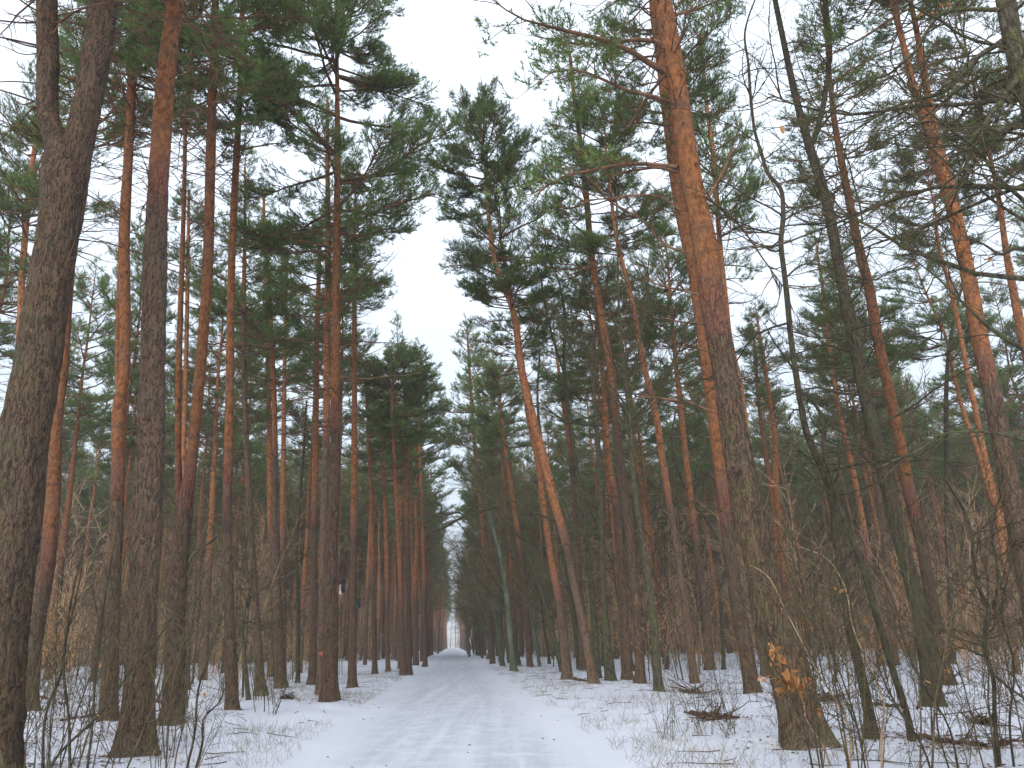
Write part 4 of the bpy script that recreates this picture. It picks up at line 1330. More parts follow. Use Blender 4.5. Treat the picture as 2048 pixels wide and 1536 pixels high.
def add_leaves(g, rg, p, size, flat=False):
    """folded six-sided dry leaves, two halves meeting on the midrib"""
    k = len(p)
    d = nrm(rg.normal(0, 1, (k, 3)) + (np.array([0, 0, -0.6]) if not flat else 0))
    if flat:
        d[:, 2] *= 0.15
        d = nrm(d)
    s = nrm(np.cross(d, rg.normal(0, 1, (k, 3)) if not flat else np.tile([0, 0, 1.0], (k, 1)) + rg.normal(0, 0.2, (k, 3))))
    nn = np.cross(d, s)
    sz = size * rg.uniform(0.6, 1.25, k)[:, None]
    A = p
    Bm = p + d * sz * 0.55 - nn * sz * 0.10
    C = p + d * sz
    L1 = p + d * sz * 0.30 + s * sz * 0.27 + nn * sz * 0.06
    L2 = p + d * sz * 0.72 + s * sz * 0.22 + nn * sz * 0.06
    R1 = p + d * sz * 0.30 - s * sz * 0.27 + nn * sz * 0.06
    R2 = p + d * sz * 0.72 - s * sz * 0.22 + nn * sz * 0.06
    V = np.stack([A, Bm, C, L1, L2, R1, R2], 1)
    f = np.array([[0, 1, 3], [3, 1, 4], [4, 1, 2], [0, 5, 1], [5, 6, 1], [6, 2, 1]])
    T = (f[None] + (np.arange(k) * 7)[:, None, None]).reshape(-1, 3)
    g.add(V, T=T, tint=np.repeat(rg.rand(k), 7))

SHRUBS = []
for i, (H, stv, sp, lv, fi, th) in enumerate([(2.2, 3, 0.22, 0, 1.2, 0.010), (3.2, 2, 0.12, 0, 1.0, 0.012), (1.6, 5, 0.4, 0, 1.3, 0.007), (4.4, 2, 0.10, 0, 0.9, 0.016), (2.8, 4, 0.25, 150, 1.1, 0.010), (5.2, 2, 0.08, 0, 0.85, 0.018), (3.6, 3, 0.2, 260, 1.0, 0.012), (1.2, 6, 0.5, 0, 1.6, 0.006),
                                          (8.5, 1, 0.04, 0, 0.55, 0.040), (7.0, 2, 0.07, 0, 0.6, 0.030)]):
    SHRUBS.append(shrub_mesh(700 + i, H, stv, sp, lv, fi, th))
SAP = []
for i, (gs, gt, gf) in enumerate(SHRUBS):
    h = empty('bare_sapling', (0, 0, 0))
    link('stems', gs.mesh('stems', M_BRUSH if i in (4, 5, 6) else M_TWIG), h)
    link('twigs', gt.mesh('twigs', M_BRUSH if i in (4, 5, 6) else M_TWIG), h)
    if gf is not None:
        link('leaves', gf.mesh('leaves', M_LEAF, smooth=False), h)
    SAP.append(h)

def sapling(i, x, y, sc, yaw, lab, gr, lean=(0, 0)):
    r = copy_tree(SAP[i], (x, y, gz(x, y)), yaw, lean, sc)
    tag(r, lab, 'sapling', gr)

rng = np.random.RandomState(21)
def zone(n, x0, x1, y0, y1, kinds, lab, gr, s0=0.7, s1=1.2):
    for _ in range(n):
        px, py = rng.uniform(x0, x1), rng.uniform(y0, y1)
        p = at_ground(px, py)
        s_, l_ = road_coords(p[0], p[1])
        if abs(l_) < 3.0:
            continue
        k = rng.choice(kinds)
        sc = rng.uniform(s0, s1)
        sapling(k, p[0], p[1], (sc, sc * rng.uniform(0.85, 1.15)), rng.uniform(0, 6.28), lab, gr, (rng.normal(0, 0.08), rng.normal(0, 0.08)))
zone(46, -150, 470, 1440, 1590, [0, 1, 2, 7, 1], 'thin bare sapling in the near thicket around the massive forked and stout dark pines', 'near thicket saplings left of the road', 0.55, 1.1)
zone(26, 0, 560, 1375, 1440, [0, 1, 2, 3, 7], 'bare sapling among the trunks behind the near thicket, left of the road', 'saplings behind the near thicket', 0.6, 1.1)
zone(20, 1320, 1560, 1395, 1480, [2, 7, 0, 7], 'low bare shrub on the snowy verge left of the great leaning pine', 'low shrubs on the verge by the great leaning pine', 0.5, 0.95)
zone(36, 1600, 2200, 1400, 1600, [0, 1, 2, 3, 7], 'bare sapling in the near thicket right of the great leaning pine', 'near thicket saplings right of the road', 0.6, 1.2)
zone(26, 1640, 2150, 1350, 1410, [0, 1, 3, 1, 4], 'bare sapling among the trunks behind the dark s-shaped tree', 'saplings among the trunks right of the road', 0.6, 1.1)

def at_dist_row(n, d0, d1, kinds, lab, gr, lmin=6):
    for _ in range(n):
        y = rng.uniform(d0, d1)
        x = rng.uniform(-0.8, 0.8) * y
        s_, l_ = road_coords(x, y)
        if abs(l_) < lmin:
            continue
        k = rng.choice(kinds)
        sc = rng.uniform(0.7, 1.25)
        sd = 'left' if l_ < 0 else 'right'
        sapling(k, x, y, (sc, sc * rng.uniform(0.85, 1.2)), rng.uniform(0, 6.28), lab.format(sd), gr.format(sd), (rng.normal(0, 0.06), rng.normal(0, 0.06)))
at_dist_row(190, 24, 50, [1, 3, 5, 0, 6, 4, 8, 9, 9], 'brownish bare sapling in the brush between the second-row trunks {} of the road', 'saplings in the brush {} of the road')

# undergrowth further in: reads as one brown mass
def instancer(name, objs, pts, rot, scl, idx, label, kind='stuff', cat=None):
    me = bpy.data.meshes.new(name)
    me.vertices.add(len(pts))
    me.vertices.foreach_set('co', np.asarray(pts, np.float32).ravel())
    me.attributes.new('rot', 'FLOAT_VECTOR', 'POINT').data.foreach_set('vector', np.asarray(rot, np.float32).ravel())
    me.attributes.new('scl', 'FLOAT_VECTOR', 'POINT').data.foreach_set('vector', np.asarray(scl, np.float32).ravel())
    me.attributes.new('idx', 'INT', 'POINT').data.foreach_set('value', np.asarray(idx, np.int32))
    o = link(name, me)
    ng = bpy.data.node_groups.new(name, 'GeometryNodeTree')
    ng.interface.new_socket('Geometry', in_out='INPUT', socket_type='NodeSocketGeometry')
    ng.interface.new_socket('Geometry', in_out='OUTPUT', socket_type='NodeSocketGeometry')
    gi, go = ng.nodes.new('NodeGroupInput'), ng.nodes.new('NodeGroupOutput')
    ip = ng.nodes.new('GeometryNodeInstanceOnPoints')
    jn = ng.nodes.new('GeometryNodeJoinGeometry')
    for ob in reversed(objs):
        oi = ng.nodes.new('GeometryNodeObjectInfo')
        oi.inputs['Object'].default_value = ob
        oi.inputs['As Instance'].default_value = True
        oi.transform_space = 'ORIGINAL'
        ng.links.new(oi.outputs['Geometry'], jn.inputs[0])
    ip.inputs['Pick Instance'].default_value = True
    def na(nm, ty):
        a = ng.nodes.new('GeometryNodeInputNamedAttribute')
        a.data_type = ty
        a.inputs['Name'].default_value = nm
        return a.outputs[0]
    e2r = ng.nodes.new('FunctionNodeEulerToRotation')
    ng.links.new(na('rot', 'FLOAT_VECTOR'), e2r.inputs[0])
    ng.links.new(gi.outputs[0], ip.inputs['Points'])
    ng.links.new(jn.outputs[0], ip.inputs['Instance'])
    ng.links.new(na('idx', 'INT'), ip.inputs['Instance Index'])
    ng.links.new(e2r.outputs[0], ip.inputs['Rotation'])
    ng.links.new(na('scl', 'FLOAT_VECTOR'), ip.inputs['Scale'])
    ng.links.new(ip.outputs[0], go.inputs[0])
    md = o.modifiers.new('scatter', 'NODES')
    md.node_group = ng
    tag(o, label, cat, None, kind)
    return o

def unlinked(name, me):
    return bpy.data.objects.new(name, me)

def merged(parts, name, swap={}):
    """one mesh from (Geo-like mesh, matrix) parts, each with its material"""
    g = Geo()
    mats = []
    for me, M in parts:
        n = len(me.vertices)
        co = np.empty(n * 3, np.float32)
        me.vertices.foreach_get('co', co)
        co = co.reshape(-1, 3)
        Mn = np.array(M)
        co = co @ Mn[:3, :3].T + Mn[:3, 3]
        at = {}
        for nm in ('orange', 'moss', 'tint'):
            a = me.attributes.get(nm)
            if a is not None:
                v = np.empty(n, np.float32)
                a.data.foreach_get('value', v)
                at[nm] = v
        li = np.empty(len(me.loops), np.int32)
        me.loops.foreach_get('vertex_index', li)
        tot = np.empty(len(me.polygons), np.int32)
        me.polygons.foreach_get('loop_total', tot)
        nq = int((tot == 4).sum())
        mm = swap.get(me.materials[0], me.materials[0])
        if mm not in mats:
            mats.append(mm)
        mi = mats.index(mm)
        g.add(co, li[:nq * 4].reshape(-1, 4), li[nq * 4:].reshape(-1, 3), mat=mi, **at)
    return g.mesh(name, mats, smooth=False)

# deep wood: low-cost pines for distances where a crown is a few dozen pixels
def far_crown(seed, L, R):
    return make_crown(seed, L, R, 'broad', 0.8, 2.5, 7, 0.026)
FAR = []
for i in range(5):
    me, Pn, Rn = STEMS[i]
    cb = [13, 12, 14.5, 13, 14][i]
    j = np.searchsorted(Pn[:, 2], cb)
    mb, mn = far_crown(820 + i, 10, 2.5)
    p0, p1 = Vector(Pn[j]), Vector(Pn[-1])
    M = Matrix.Translation(p0) @ (p1 - p0).to_track_quat('Z', 'Y').to_matrix().to_4x4() @ Matrix.Diagonal((1, 1, (p1 - p0).length / 10, 1))
    FAR.append(unlinked('distant_pine', merged([(me, Matrix.Identity(4)), (mb, M), (mn, M)], 'distant_pine')))
rng = np.random.RandomState(31)
pts = []
def farpt(x, y, rr):
    pts.append((x, y, 0))
n = 0
cells = {}
while n < 4300:
    y = 84 + 356 * rng.rand() ** 1.35
    x = rng.uniform(-0.85, 0.85) * y
    s_, l_ = road_coords(x, y)
    if -4.2 < l_ < 5.0 and s_ < 385:
        continue
    if abs(l_) > 60 + 0.25 * y and y > 240 and rng.rand() < 0.6:
        continue
    c = (int(x // 2), int(y // 2))
    if c in cells:
        continue
    cells[c] = 1
    pts.append((x, y, -0.05))
    n += 1
s = 150.0
while s < 380:
    for l in (-3.0, 3.6):
        x, y = road_xy(s + rng.uniform(-1, 1), l + rng.normal(0, 0.3))
        pts.append((x, y, -0.05))
    s += rng.uniform(6, 9)
n = len(pts)
sx = rng.uniform(0.65, 1.2, n)
instancer('distant_pine_forest', FAR, pts, np.stack([rng.normal(0, 0.015, n), rng.normal(-0.035, 0.02, n), rng.uniform(0, 6.28, n)], -1),
          np.stack([sx, sx, rng.uniform(0.85, 1.05, n)], -1), rng.randint(0, 5, n), 'hazy mass of far pines closing off the wood behind the numbered rows'.replace('numbered', 'nearer'))

# undergrowth mass
US = [unlinked('undergrowth_shrub', merged([(h.children[k].data, Matrix.Identity(4)) for k in range(len(h.children))], 'undergrowth_shrub', {M_TWIG: M_BRUSH})) for h in SAP]
pts, idx = [], []
while len(pts) < 1800:
    y = 40 + 130 * rng.rand() ** 0.9
    x = rng.uniform(-0.82, 0.82) * y
    s_, l_ = road_coords(x, y)
    if -5.5 < l_ < 6.5:
        continue
    pts.append((x, y, 0))
    if len(pts) % 16 == 0:
        xe, ye = road_xy(rng.uniform(385, 430), rng.uniform(-14, 14))
        pts.append((xe, ye, 0))
        idx.append(5)
    idx.append(rng.choice([0, 1, 3, 5, 6, 4, 8, 9], p=[.10, .15, .15, .10, .15, .13, .11, .11]))
n = len(pts)
sx = rng.uniform(0.75, 1.45, n)
instancer('undergrowth', US, pts, np.stack([rng.normal(0, 0.05, n), rng.normal(0, 0.05, n), rng.uniform(0, 6.28, n)], -1),
          np.stack([sx, sx, sx * rng.uniform(0.9, 1.3, n)], -1), idx, 'brown tangle of bare brush and saplings between the trunks')

# ------------------------------------------------------------------ ground details
rng = np.random.RandomState(41)
# dry grass
g = Geo()
k = 0
Vs, Ts, TI = [], [], []
pp = []
while len(pp) < 5200:
    s = 9 + 40 * rng.rand() ** 1.3
    l = rng.choice([-1, 1]) * (2.3 + abs(rng.normal(0, 3.5)))
    x, y = road_xy(s, l)
    if noise3(x * 0.6, y * 0.6, 8.8) < -0.05:
        continue
    pp.append((x, y))
pp = np.array(pp)
z = terrain(pp[:, 0], pp[:, 1])
base = np.stack([pp[:, 0], pp[:, 1], z - 0.02], -1)
base = np.concatenate([base, base + rng.normal(0, 0.05, base.shape) * [1, 1, 0]])
m = len(base)
st = grow(rng, base, np.stack([rng.normal(0, 0.45, m), rng.normal(0, 0.45, m), np.ones(m)], -1), 0.10 + 0.32 * rng.rand(m) ** 2, 5, -0.5, 0.14)
v, q = tubes(st, np.tile(np.linspace(0.0028, 0.0010, 5), (m, 1)), 3)
g.add(v, q, tint=np.repeat(rng.rand(m), 15))
tag(link('dry_grass', g.mesh('dry_grass', M_GRASS)), 'pale dry grass stalks poking through the snow on both verges', None, None, 'stuff')

# fallen leaves and litter
g = Geo()
P3 = []
for (x, y, r, a) in LITTER:
    if y > 70:
        continue
    k = int(min(260, 95 * r * r * a * (2.2 if y < 25 else 0.8)))
    P3.append(np.stack([x + rng.normal(0, r * 0.6, k), y + rng.normal(0, r * 0.6, k)], -1))
P3 = np.concatenate(P3)
s_, l_ = road_coords(P3[:, 0], P3[:, 1])
P3 = P3[np.abs(l_) > 2.4]
ex = []
for _ in range(90):
    s = 8 + 30 * rng.rand()
    l = rng.normal(0, 4.0)
    ex.append(road_xy(s, l))
P3 = np.concatenate([P3, np.array(ex)])
p = np.stack([P3[:, 0], P3[:, 1], terrain(P3[:, 0], P3[:, 1]) + 0.012], -1)
add_leaves(g, rng, p, 0.065, flat=True)
tag(link('leaf_litter', g.mesh('leaf_litter', M_LITTER, smooth=False)), 'brown fallen leaves lying in patches on the snow', None, None, 'stuff')

# small fallen twigs on the snow
g = Geo()
k = 480
s = 9 + 45 * rng.rand(k) ** 1.2
l = np.where(rng.rand(k) < 0.5, -1, 1) * (2.6 + np.abs(rng.normal(0, 6, k)))
x, y = road_xy(s, l)
az = rng.uniform(0, 6.28, k)
st = grow(rng, np.stack([x, y, terrain(x, y) + 0.015], -1), np.stack([np.cos(az), np.sin(az), 0 * az], -1), rng.uniform(0.1, 0.8, k), 5, 0.0, 0.12)
st[:, :, 2] = terrain(st[:, :, 0], st[:, :, 1]) + 0.012
v, q = tubes(st, np.tile(np.linspace(0.007, 0.003, 5), (k, 1)), 4)
g.add(v, q)
tag(link('fallen_twigs', g.mesh('fallen_twigs', M_TWIG)), 'small dark twigs strewn over the snow under the trees', None, None, 'stuff')

# fallen logs and brush heaps
M_ROT = plain('rotten_wood', (0.030, 0.017, 0.013), (0.095, 0.048, 0.034), 14)
def log(pa, pb, w, lab, seed):
    rg = np.random.RandomState(seed)
    a, b = at_ground(*pa), at_ground(*pb)
    a[2], b[2] = gz(a[0], a[1]) + w * 0.25, gz(b[0], b[1]) + w * 0.25
    n = 14
    P3 = np.linspace(a, b, n) + rg.normal(0, 0.018, (n, 3))
    g = Geo()
    trunk_geo(g, P3 - a, np.linspace(w, w * 0.55, n) * rg.uniform(0.85, 1.15, n), 99, 0.0, 0.05, 12, False, seed, flare=False)
    e = empty('fallen_log', a)
    tag(e, lab, 'fallen log')
    link('trunk', g.mesh('fallen_log_wood', M_ROT), e)
    k = 5
    ps, ds = pick(np.tile((P3 - a)[None], (k, 1, 1)), rg.uniform(0.1, 0.95, k))
    st = grow(rg, ps, side_dir(rg, ds, rg.uniform(0.5, 1.2, k), 0.4) + [0, 0, 0.4], rg.uniform(0.15, 0.5, k), 5, 0.2, 0.15)
    g = Geo()
    v, q = tubes(st, np.tile(np.linspace(w * 0.3, 0.004, 5), (k, 1)), 5)
    g.add(v, q)
    link('branch_stubs', g.mesh('branch_stubs', M_ROT), e)
log((122, 1446), (196, 1438), 0.055, 'short reddish rotten log half buried in snow by the orange forked pine', 1)
log((76, 1400), (125, 1410), 0.060, 'rotten reddish branch lying on snow behind the saplings beside the massive forked trunk', 2)
log((304, 1404), (328, 1412), 0.09, 'dark rotten log lying between the stout dark pine and the low-forked pine', 3)
log((1370, 1432), (1475, 1440), 0.05, 'dark crooked dead branch lying on the open verge left of the great leaning pine', 4)
log((1150, 1364), (1182, 1369), 0.07, 'reddish rotten log at the foot of the pine with the s-bent top', 5)
log((1830, 1488), (1990, 1502), 0.04, 'long thin dark branch lying in leaf litter right of the bent thin tree', 6)
log((1745, 1425), (1850, 1432), 0.035, 'thin dark stick lying across the snow behind the s-shaped tree', 7)
log((2005, 1500), (2060, 1490), 0.04, 'short dark branch lying at the frame corner of the thicket', 8)

def heap(px, py, r, lab, seed):
    rg = np.random.RandomState(seed)
    c = at_ground(px, py)
    c[2] = gz(c[0], c[1])
    k = 26
    az = rg.uniform(0, 6.28, k)
    el = rg.normal(0.15, 0.25, k)
    st = grow(rg, np.stack([rg.normal(0, r * 0.35, k), rg.normal(0, r * 0.35, k), rg.uniform(0.0, 0.12, k)], -1), np.stack([np.cos(az), np.sin(az), el], -1), rg.uniform(0.3, 1.1, k) * r * 1.6, 6, 0.05, 0.16)
    g = Geo()
    v, q = tubes(st, (rg.uniform(0.008, 0.026, k))[:, None] * np.linspace(1, 0.4, 6)[None], 5)
    g.add(v, q)
    e = empty('brush_heap', c)
    tag(e, lab, 'brush heap')
    link('sticks', g.mesh('sticks', M_ROT), e)
    g = Geo()
    pts = np.stack([rg.normal(0, r * 0.4, 70), rg.normal(0, r * 0.3, 70), rg.uniform(0.01, 0.14, 70)], -1)
    add_leaves(g, rg, pts, 0.08)
    link('dry_leaves', g.mesh('dry_leaves', M_LITTER, smooth=False), e)
heap(1428, 1444, 0.42, 'dark heap of broken sticks on the snow left of the great leaning pine', 1)
heap(1385, 1393, 0.45, 'smaller heap of sticks and leaves beside the foot of the slender leaning pine', 2)
heap(1972, 1462, 0.22, 'little pile of brown leaves and sticks under the spindly sapling', 3)
heap(572, 1398, 0.25, 'small broken stick pile on snow in front of the flared brown pine', 4)
heap(1655, 1412, 0.5, 'brush of dead twigs behind the foot of the great leaning pine', 5)

# a few twigs with bright dry leaves in front of the great leaning pine
def leafy_stem(pts, leaf_px, lab, seed, mat=None, cat='sapling', name='leafy_sapling'):
    rg = np.random.RandomState(seed)
    b = at_ground(*pts[0][:2])
    b[2] = 0
    Y = b[1]
    Pp, Rr = to_local(pts, b, Y)
    Rr = np.maximum(Rr * 0.62, 0.004)
    P_n = len(Pp)
    Pp[1:] += rg.normal(0, 0.02, (P_n - 1, 3))
    mt = M_BRUSH if seed < 4 else M_DARK
    e = empty(name, b)
    tag(e, lab, cat)
    A, C, _ = resample(Pp, Rr, 0.12)
    g = Geo()
    v, q = tubes(A, C, 6)
    g.add(v, q)
    link('stem', g.mesh('stem', mt), e)
    k = 22
    ps, ds = pick(np.tile(A[None], (k, 1, 1)), rg.uniform(0.2, 1, k))
    sd = grow(rg, ps, side_dir(rg, ds, rg.uniform(0.3, 0.9, k), 0.5), rg.uniform(0.2, 0.8, k), 6, 0.2, 0.12)
    g = Geo()
    v, q = tubes(sd, np.tile(np.linspace(0.005, 0.002, 6), (k, 1)), 4)
    g.add(v, q)
    link('twigs', g.mesh('twigs', M_TWIG), e)
    for (lx, ly, cnt, sp, sz) in leaf_px:
        p, s = at_y(lx, ly, Y)
        c = p - b
        j = np.argmin(np.linalg.norm(A - c, axis=1))
        g = Geo()
        add_leaves(g, rg, c + rg.normal(0, 1, (cnt, 3)) * sp * s, sz)
        # petiole shoot that carries the cluster
        P2 = np.linspace(A[j], c, 5) + rg.normal(0, 0.01, (5, 3))
        lo = link('leaf_cluster' if cnt > 2 else 'leaf', g.mesh('leaf_cluster', M_LEAF, smooth=False), e)
        g = Geo()
        v, q = tubes(P2, np.linspace(0.003, 0.002, 5), 4)
        g.add(v, q)
        link('shoot', g.mesh('shoot', M_BRUSH), e)
leafy_stem([(1665, 1545, 7), (1640, 1490, 6), (1615, 1430, 5), (1595, 1390, 5), (1575, 1360, 4), (1555, 1310, 3), (1540, 1270, 2)],
           [(1548, 1302, 8, 8, 0.15), (1556, 1330, 3, 4, 0.09), (1572, 1362, 34, 12, 0.13), (1588, 1370, 16, 9, 0.12), (1612, 1352, 3, 5, 0.11), (1530, 1358, 4, 4, 0.09), (1634, 1422, 2, 3, 0.12)],
           'slender twig with bright orange dry leaves in front of the great leaning pine', 1)
leafy_stem([(1765, 1560, 8), (1762, 1470, 7), (1758, 1400, 6), (1735, 1330, 5), (1710, 1260, 5), (1690, 1180, 4), (1655, 1120, 3), (1600, 1090, 2)],
           [(1680, 1175, 2, 8, 0.09), (1640, 1110, 2, 8, 0.08)], 'tan arching sapling crossing in front of the dark s-shaped tree', 2)
leafy_stem([(1700, 1570, 7), (1690, 1450, 6), (1640, 1340, 5), (1570, 1220, 4), (1530, 1150, 3), (1500, 1130, 2)], [(1560, 1210, 2, 6, 0.07)],
           'long thin whip leaning left across the trunk of the great leaning pine', 3)
for i, (pts, lab) in enumerate([
    ([(140, 1560, 11), (135, 1450, 9), (137, 1300, 8), (150, 1200, 7), (165, 1110, 4), (172, 1060, 2)], 'tall thin sapling rising steeply, first right of the massive forked trunk'),
    ([(170, 1575, 10), (185, 1450, 8), (195, 1330, 8), (210, 1200, 6), (228, 1100, 4), (240, 1020, 2)], 'tall thin sapling rising between the massive trunk and the stout dark pine, slanting right'),
    ([(85, 1560, 10), (95, 1430, 9), (128, 1330, 8), (132, 1260, 6), (160, 1130, 5), (172, 1075, 2)], 'dark sapling curving up close beside the massive forked trunk'),
    ([(60, 1600, 10), (120, 1500, 9), (190, 1430, 8), (270, 1330, 7), (330, 1250, 5), (370, 1190, 3)], 'sapling slanting strongly right in front of the stout dark pine'),
    ([(1920, 1560, 8), (1890, 1450, 7), (1845, 1360, 6), (1810, 1290, 5), (1785, 1200, 4), (1740, 1130, 2)], 'thin dark whip slanting left in front of the thick green-barked tree'),
    ([(1870, 1570, 8), (1850, 1500, 7), (1800, 1420, 6), (1770, 1350, 5), (1745, 1300, 3)], 'thin whip leaning left beside the foot of the bent thin tree'),
    ([(1735, 1560, 7), (1710, 1450, 6), (1690, 1380, 5), (1660, 1300, 4), (1640, 1240, 2)], 'slim stem rising just left of the foot of the s-shaped tree'),
    ([(1630, 1560, 7), (1600, 1450, 6), (1570, 1370, 5), (1530, 1300, 4), (1500, 1230, 3), (1470, 1200, 2)], 'brown shoot leaning left over the foot of the great leaning pine'),
    ([(365, 1570, 9), (385, 1470, 8), (400, 1380, 7), (425, 1290, 5), (450, 1200, 3)], 'upright sapling in front of the low-forked pine'),
    ([(390, 1545, 10), (405, 1490, 8), (412, 1440, 6), (440, 1400, 4), (450, 1350, 2)], 'short knobbly dark sapling with twigs at the thicket margin near the slender straight pine'),
    ([(1900, 1545, 6), (1880, 1440, 6), (1885, 1340, 5), (1870, 1250, 4), (1880, 1150, 3), (1870, 1080, 2)], 'thin wavering sapling in front of the reddish leaning pine'),
    ([(2030, 1550, 9), (2020, 1450, 8), (2030, 1330, 7), (2010, 1220, 6), (2025, 1100, 4), (2010, 1000, 2)], 'crooked sapling at the very edge below the big forked edge pine')]):
    leafy_stem(pts, [(pts[2][0] + 6, pts[2][1], 1, 2, 0.06)], lab, 20 + i)

# single leaves hanging on shoots of the bare trees
def tree_leaves(start, items):
    t = next(t for t in BARE if t['label'].startswith(start))
    root = next(o for o in bpy.data.objects if o.get('label') == t['label'])
    b = np.array(root.location)
    rg = np.random.RandomState(8)
    for (sx, sy, lx, ly, cnt, sp, sz) in items:
        a, _ = at_y(sx, sy, b[1])
        p, s = at_y(lx, ly, b[1])
        P2 = np.linspace(a - b, p - b, 8) + rg.normal(0, 0.015, (8, 3))
        g = Geo()
        v, q = tubes(P2, np.linspace(0.006, 0.002, 8), 4)
        g.add(v, q)
        sh = link('shoot', g.mesh('shoot', M_TWIG), root)
        g = Geo()
        add_leaves(g, rg, (p - b) + rg.normal(0, 1, (cnt, 3)) * sp * s, sz)
        link('leaf', g.mesh('leaf', M_LEAF, smooth=False), sh)
tree_leaves('dark curvy', [(1503, 262, 1561, 256, 2, 2, 0.11), (1505, 790, 1500, 800, 2, 5, 0.09)])
tree_leaves('mossy overhanging', [(1950, 118, 1888, 10, 3, 4, 0.09), (1880, 60, 1850, 22, 5, 6, 0.07), (1990, 505, 1985, 520, 2, 4, 0.07)])
# ------------------------------------------------------------------ nest boxes and forestry mark
def box_geo(g, x0, x1, y0, y1, z0, z1, bev=0.004):
    import itertools
    V = np.array(list(itertools.product((x0, x1), (y0, y1), (z0, z1))))
    Q = [(0, 1, 3, 2), (4, 6, 7, 5), (0, 4, 5, 1), (2, 3, 7, 6), (0, 2, 6, 4), (1, 5, 7, 3)]
    g.add(V, Q)

def part_box(name, dims, mat, root, bev=0.006):
    g = Geo()
    for d in dims:
        box_geo(g, *d)
    o = link(name, g.mesh(name, mat, smooth=False), root)
    md = o.modifiers.new('bevel', 'BEVEL')
    md.width = bev
    md.segments = 2
    return o

M_WOODRED = plain('weathered_red_wood', (0.07, 0.032, 0.022), (0.16, 0.075, 0.045), 20)
M_PALE = plain('pale_board', (0.42, 0.35, 0.33), (0.62, 0.55, 0.53), 12)
M_TAR = plain('tar_paper', (0.022, 0.023, 0.024), (0.050, 0.051, 0.052), 10)
M_GREENBOX = plain('dark_green_board', (0.018, 0.030, 0.022), (0.050, 0.070, 0.050), 12)
M_HOLE = plain('dark_opening', (0.006, 0.005, 0.004), (0.012, 0.010, 0.008), 5)

def disc(name, c, r, mat, root, axis='y'):
    g = Geo()
    n = 20
    th = np.arange(n) * 2 * math.pi / n
    ring = np.stack([np.cos(th) * r, 0 * th, np.sin(th) * r], -1)
    V = np.concatenate([ring + [0, 0.01, 0], ring + [0, -0.006, 0], [[0, -0.006, 0]]]) + np.array(c)
    Q = [(i, (i + 1) % n, n + (i + 1) % n, n + i) for i in range(n)]
    T = [(n + i, n + (i + 1) % n, 2 * n) for i in range(n)]
    g.add(V, Q, T)
    return link(name, g.mesh(name, mat), root)

roadpine = next(t for t in PINES if t['label'].startswith('tall roadside pine'))
gpine = next(t for t in PINES if t['label'].startswith('slim orange pine carrying'))
# first: brown box with a pale front board, dark roof and side, hung on the right flank of the tall roadside pine
p, s = at_y(682, 1174, roadpine['b'][1])
W, Hh = 11.5 * s, 27 * s
e = empty('nest_box', (p[0], p[1], p[2] - Hh / 2))
tag(e, 'brown wooden nest box with pale front strip hung on the tall roadside pine', 'nest box')
e.rotation_euler = (0, 0, math.radians(-14))
part_box('body', [(-W / 2, W * 0.02, -0.09, 0.09, 0, Hh * 0.92)], M_WOODRED, e)
part_box('front_board', [(W * 0.03, W * 0.22, -0.098, 0.09, -0.01, Hh * 0.66)], M_PALE, e)
part_box('side_board', [(W * 0.23, W / 2, -0.09, 0.09, Hh * 0.08, Hh * 0.92)], M_TAR, e)
part_box('perch_block', [(W * 0.04, W * 0.46, -0.125, -0.095, -0.02, Hh * 0.17)], M_PALE, e)
part_box('roof', [(-W * 0.56, W * 0.58, -0.13, 0.11, Hh * 0.925, Hh * 0.985)], M_TAR, e)
part_box('hanging_batten', [(-W * 0.50, -W * 0.44, -0.02, 0.02, -0.06, Hh * 1.08)], M_WOODRED, e)
disc('entrance_hole', (-W * 0.22, -0.092, Hh * 0.72), W * 0.13, M_HOLE, e)
p, s = at_y(715, 1207, gpine['b'][1])
W, Hh = 9.0 * s, 19 * s
e = empty('nest_box', (p[0], p[1], p[2] - Hh / 2))
tag(e, 'small dark green nest box hung on the slim orange pine past the brown one', 'nest box')
e.rotation_euler = (0, 0, math.radians(-22))
part_box('body', [(-W / 2, W / 2, -0.08, 0.09, 0, Hh * 0.93)], M_GREENBOX, e)
part_box('roof', [(-W * 0.56, W * 0.58, -0.12, 0.10, Hh * 0.935, Hh)], M_TAR, e)
part_box('front_batten', [(-W * 0.47, -W * 0.2, -0.092, -0.082, -0.03, Hh * 0.9)], M_TAR, e)
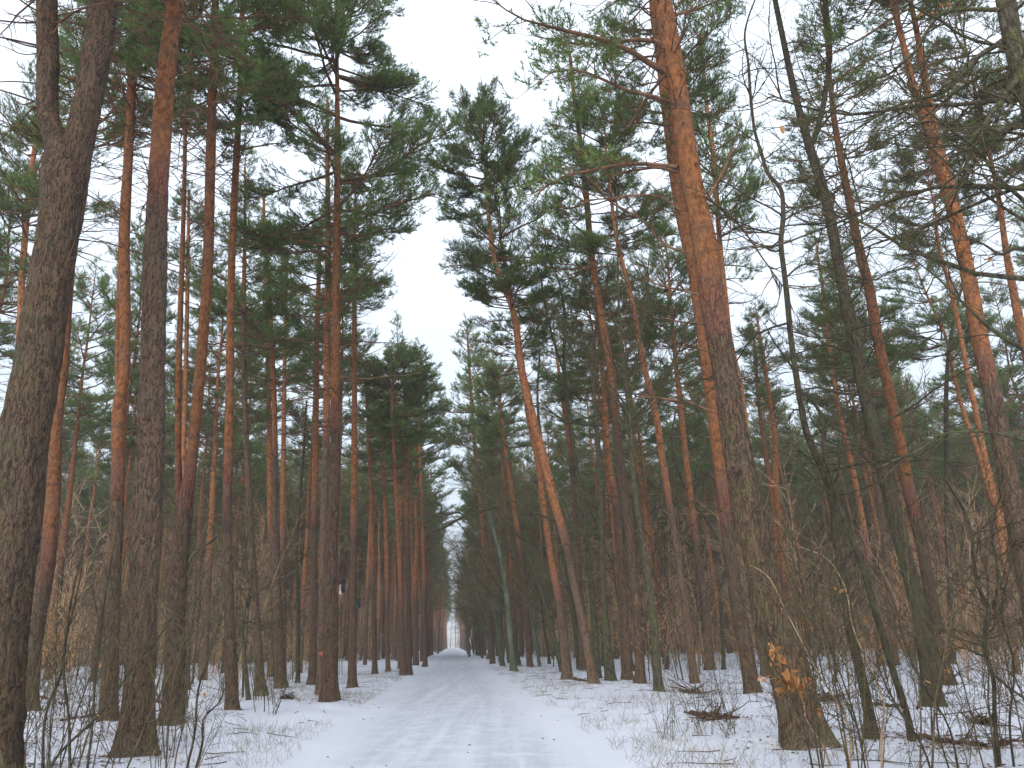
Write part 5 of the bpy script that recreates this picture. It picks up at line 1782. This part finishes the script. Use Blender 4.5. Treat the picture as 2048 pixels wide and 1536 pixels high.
disc('entrance_hole', (W * 0.12, -0.083, Hh * 0.7), W * 0.15, M_HOLE, e)

# orange paint dab on the tall roadside pine's left neighbour
M_PAINT = plain('orange_paint', (0.22, 0.075, 0.045), (0.38, 0.13, 0.08), 40)
twin = next(t for t in PINES if t['label'].startswith('slightly thinner reddish'))
p, s = at_y(645, 1307, twin['b'][1])
loc = p - twin['b0']
j = np.argmin(np.abs(twin['Pn'][:, 2] - loc[2]))
ctr, rad = twin['Pn'][j], twin['Rn'][j] * 1.05
g = Geo()
rows, cols = 9, 9
a0 = -math.pi / 2 + math.asin(max(-0.8, min(0.8, (loc[0] - ctr[0]) / rad)))
V = []
for r_ in range(rows):
    for c_ in range(cols):
        v_, u_ = (r_ / (rows - 1) - 0.5), (c_ / (cols - 1) - 0.5)
        amp = math.hypot(u_, v_)
        sq = 1.0 if amp < 0.01 else min(1.0, max(abs(u_), abs(v_)) / amp * 1.0)
        a = a0 + u_ * sq * 1.0
        V.append((ctr[0] + math.cos(a) * (rad + 0.012), ctr[1] + math.sin(a) * (rad + 0.012), loc[2] + v_ * sq * 0.13 + 0.01 * math.sin(c_ * 2.1)))
Q = [(r_ * cols + c_, r_ * cols + c_ + 1, (r_ + 1) * cols + c_ + 1, (r_ + 1) * cols + c_) for r_ in range(rows - 1) for c_ in range(cols - 1)]
g.add(V, Q)
link('paint_mark', g.mesh('paint_mark', M_PAINT), twin['root'])

# ------------------------------------------------------------------ haze
m = bpy.data.materials.new('haze')
m.use_nodes = True
m.node_tree.nodes.clear()
vo = m.node_tree.nodes.new('ShaderNodeOutputMaterial')
pv = m.node_tree.nodes.new('ShaderNodeVolumePrincipled')
pv.inputs['Color'].default_value = (0.90, 0.91, 0.93, 1)
pv.inputs['Density'].default_value = 0.0006
pv.inputs['Anisotropy'].default_value = 0.0
m.node_tree.links.new(pv.outputs[0], vo.inputs['Volume'])
g = Geo()
box_geo(g, -900, 900, -500, 900, -1.5, 42)
tag(link('haze', g.mesh('haze', m, smooth=False)), 'thin pale winter haze filling the wood', None, None, 'stuff')
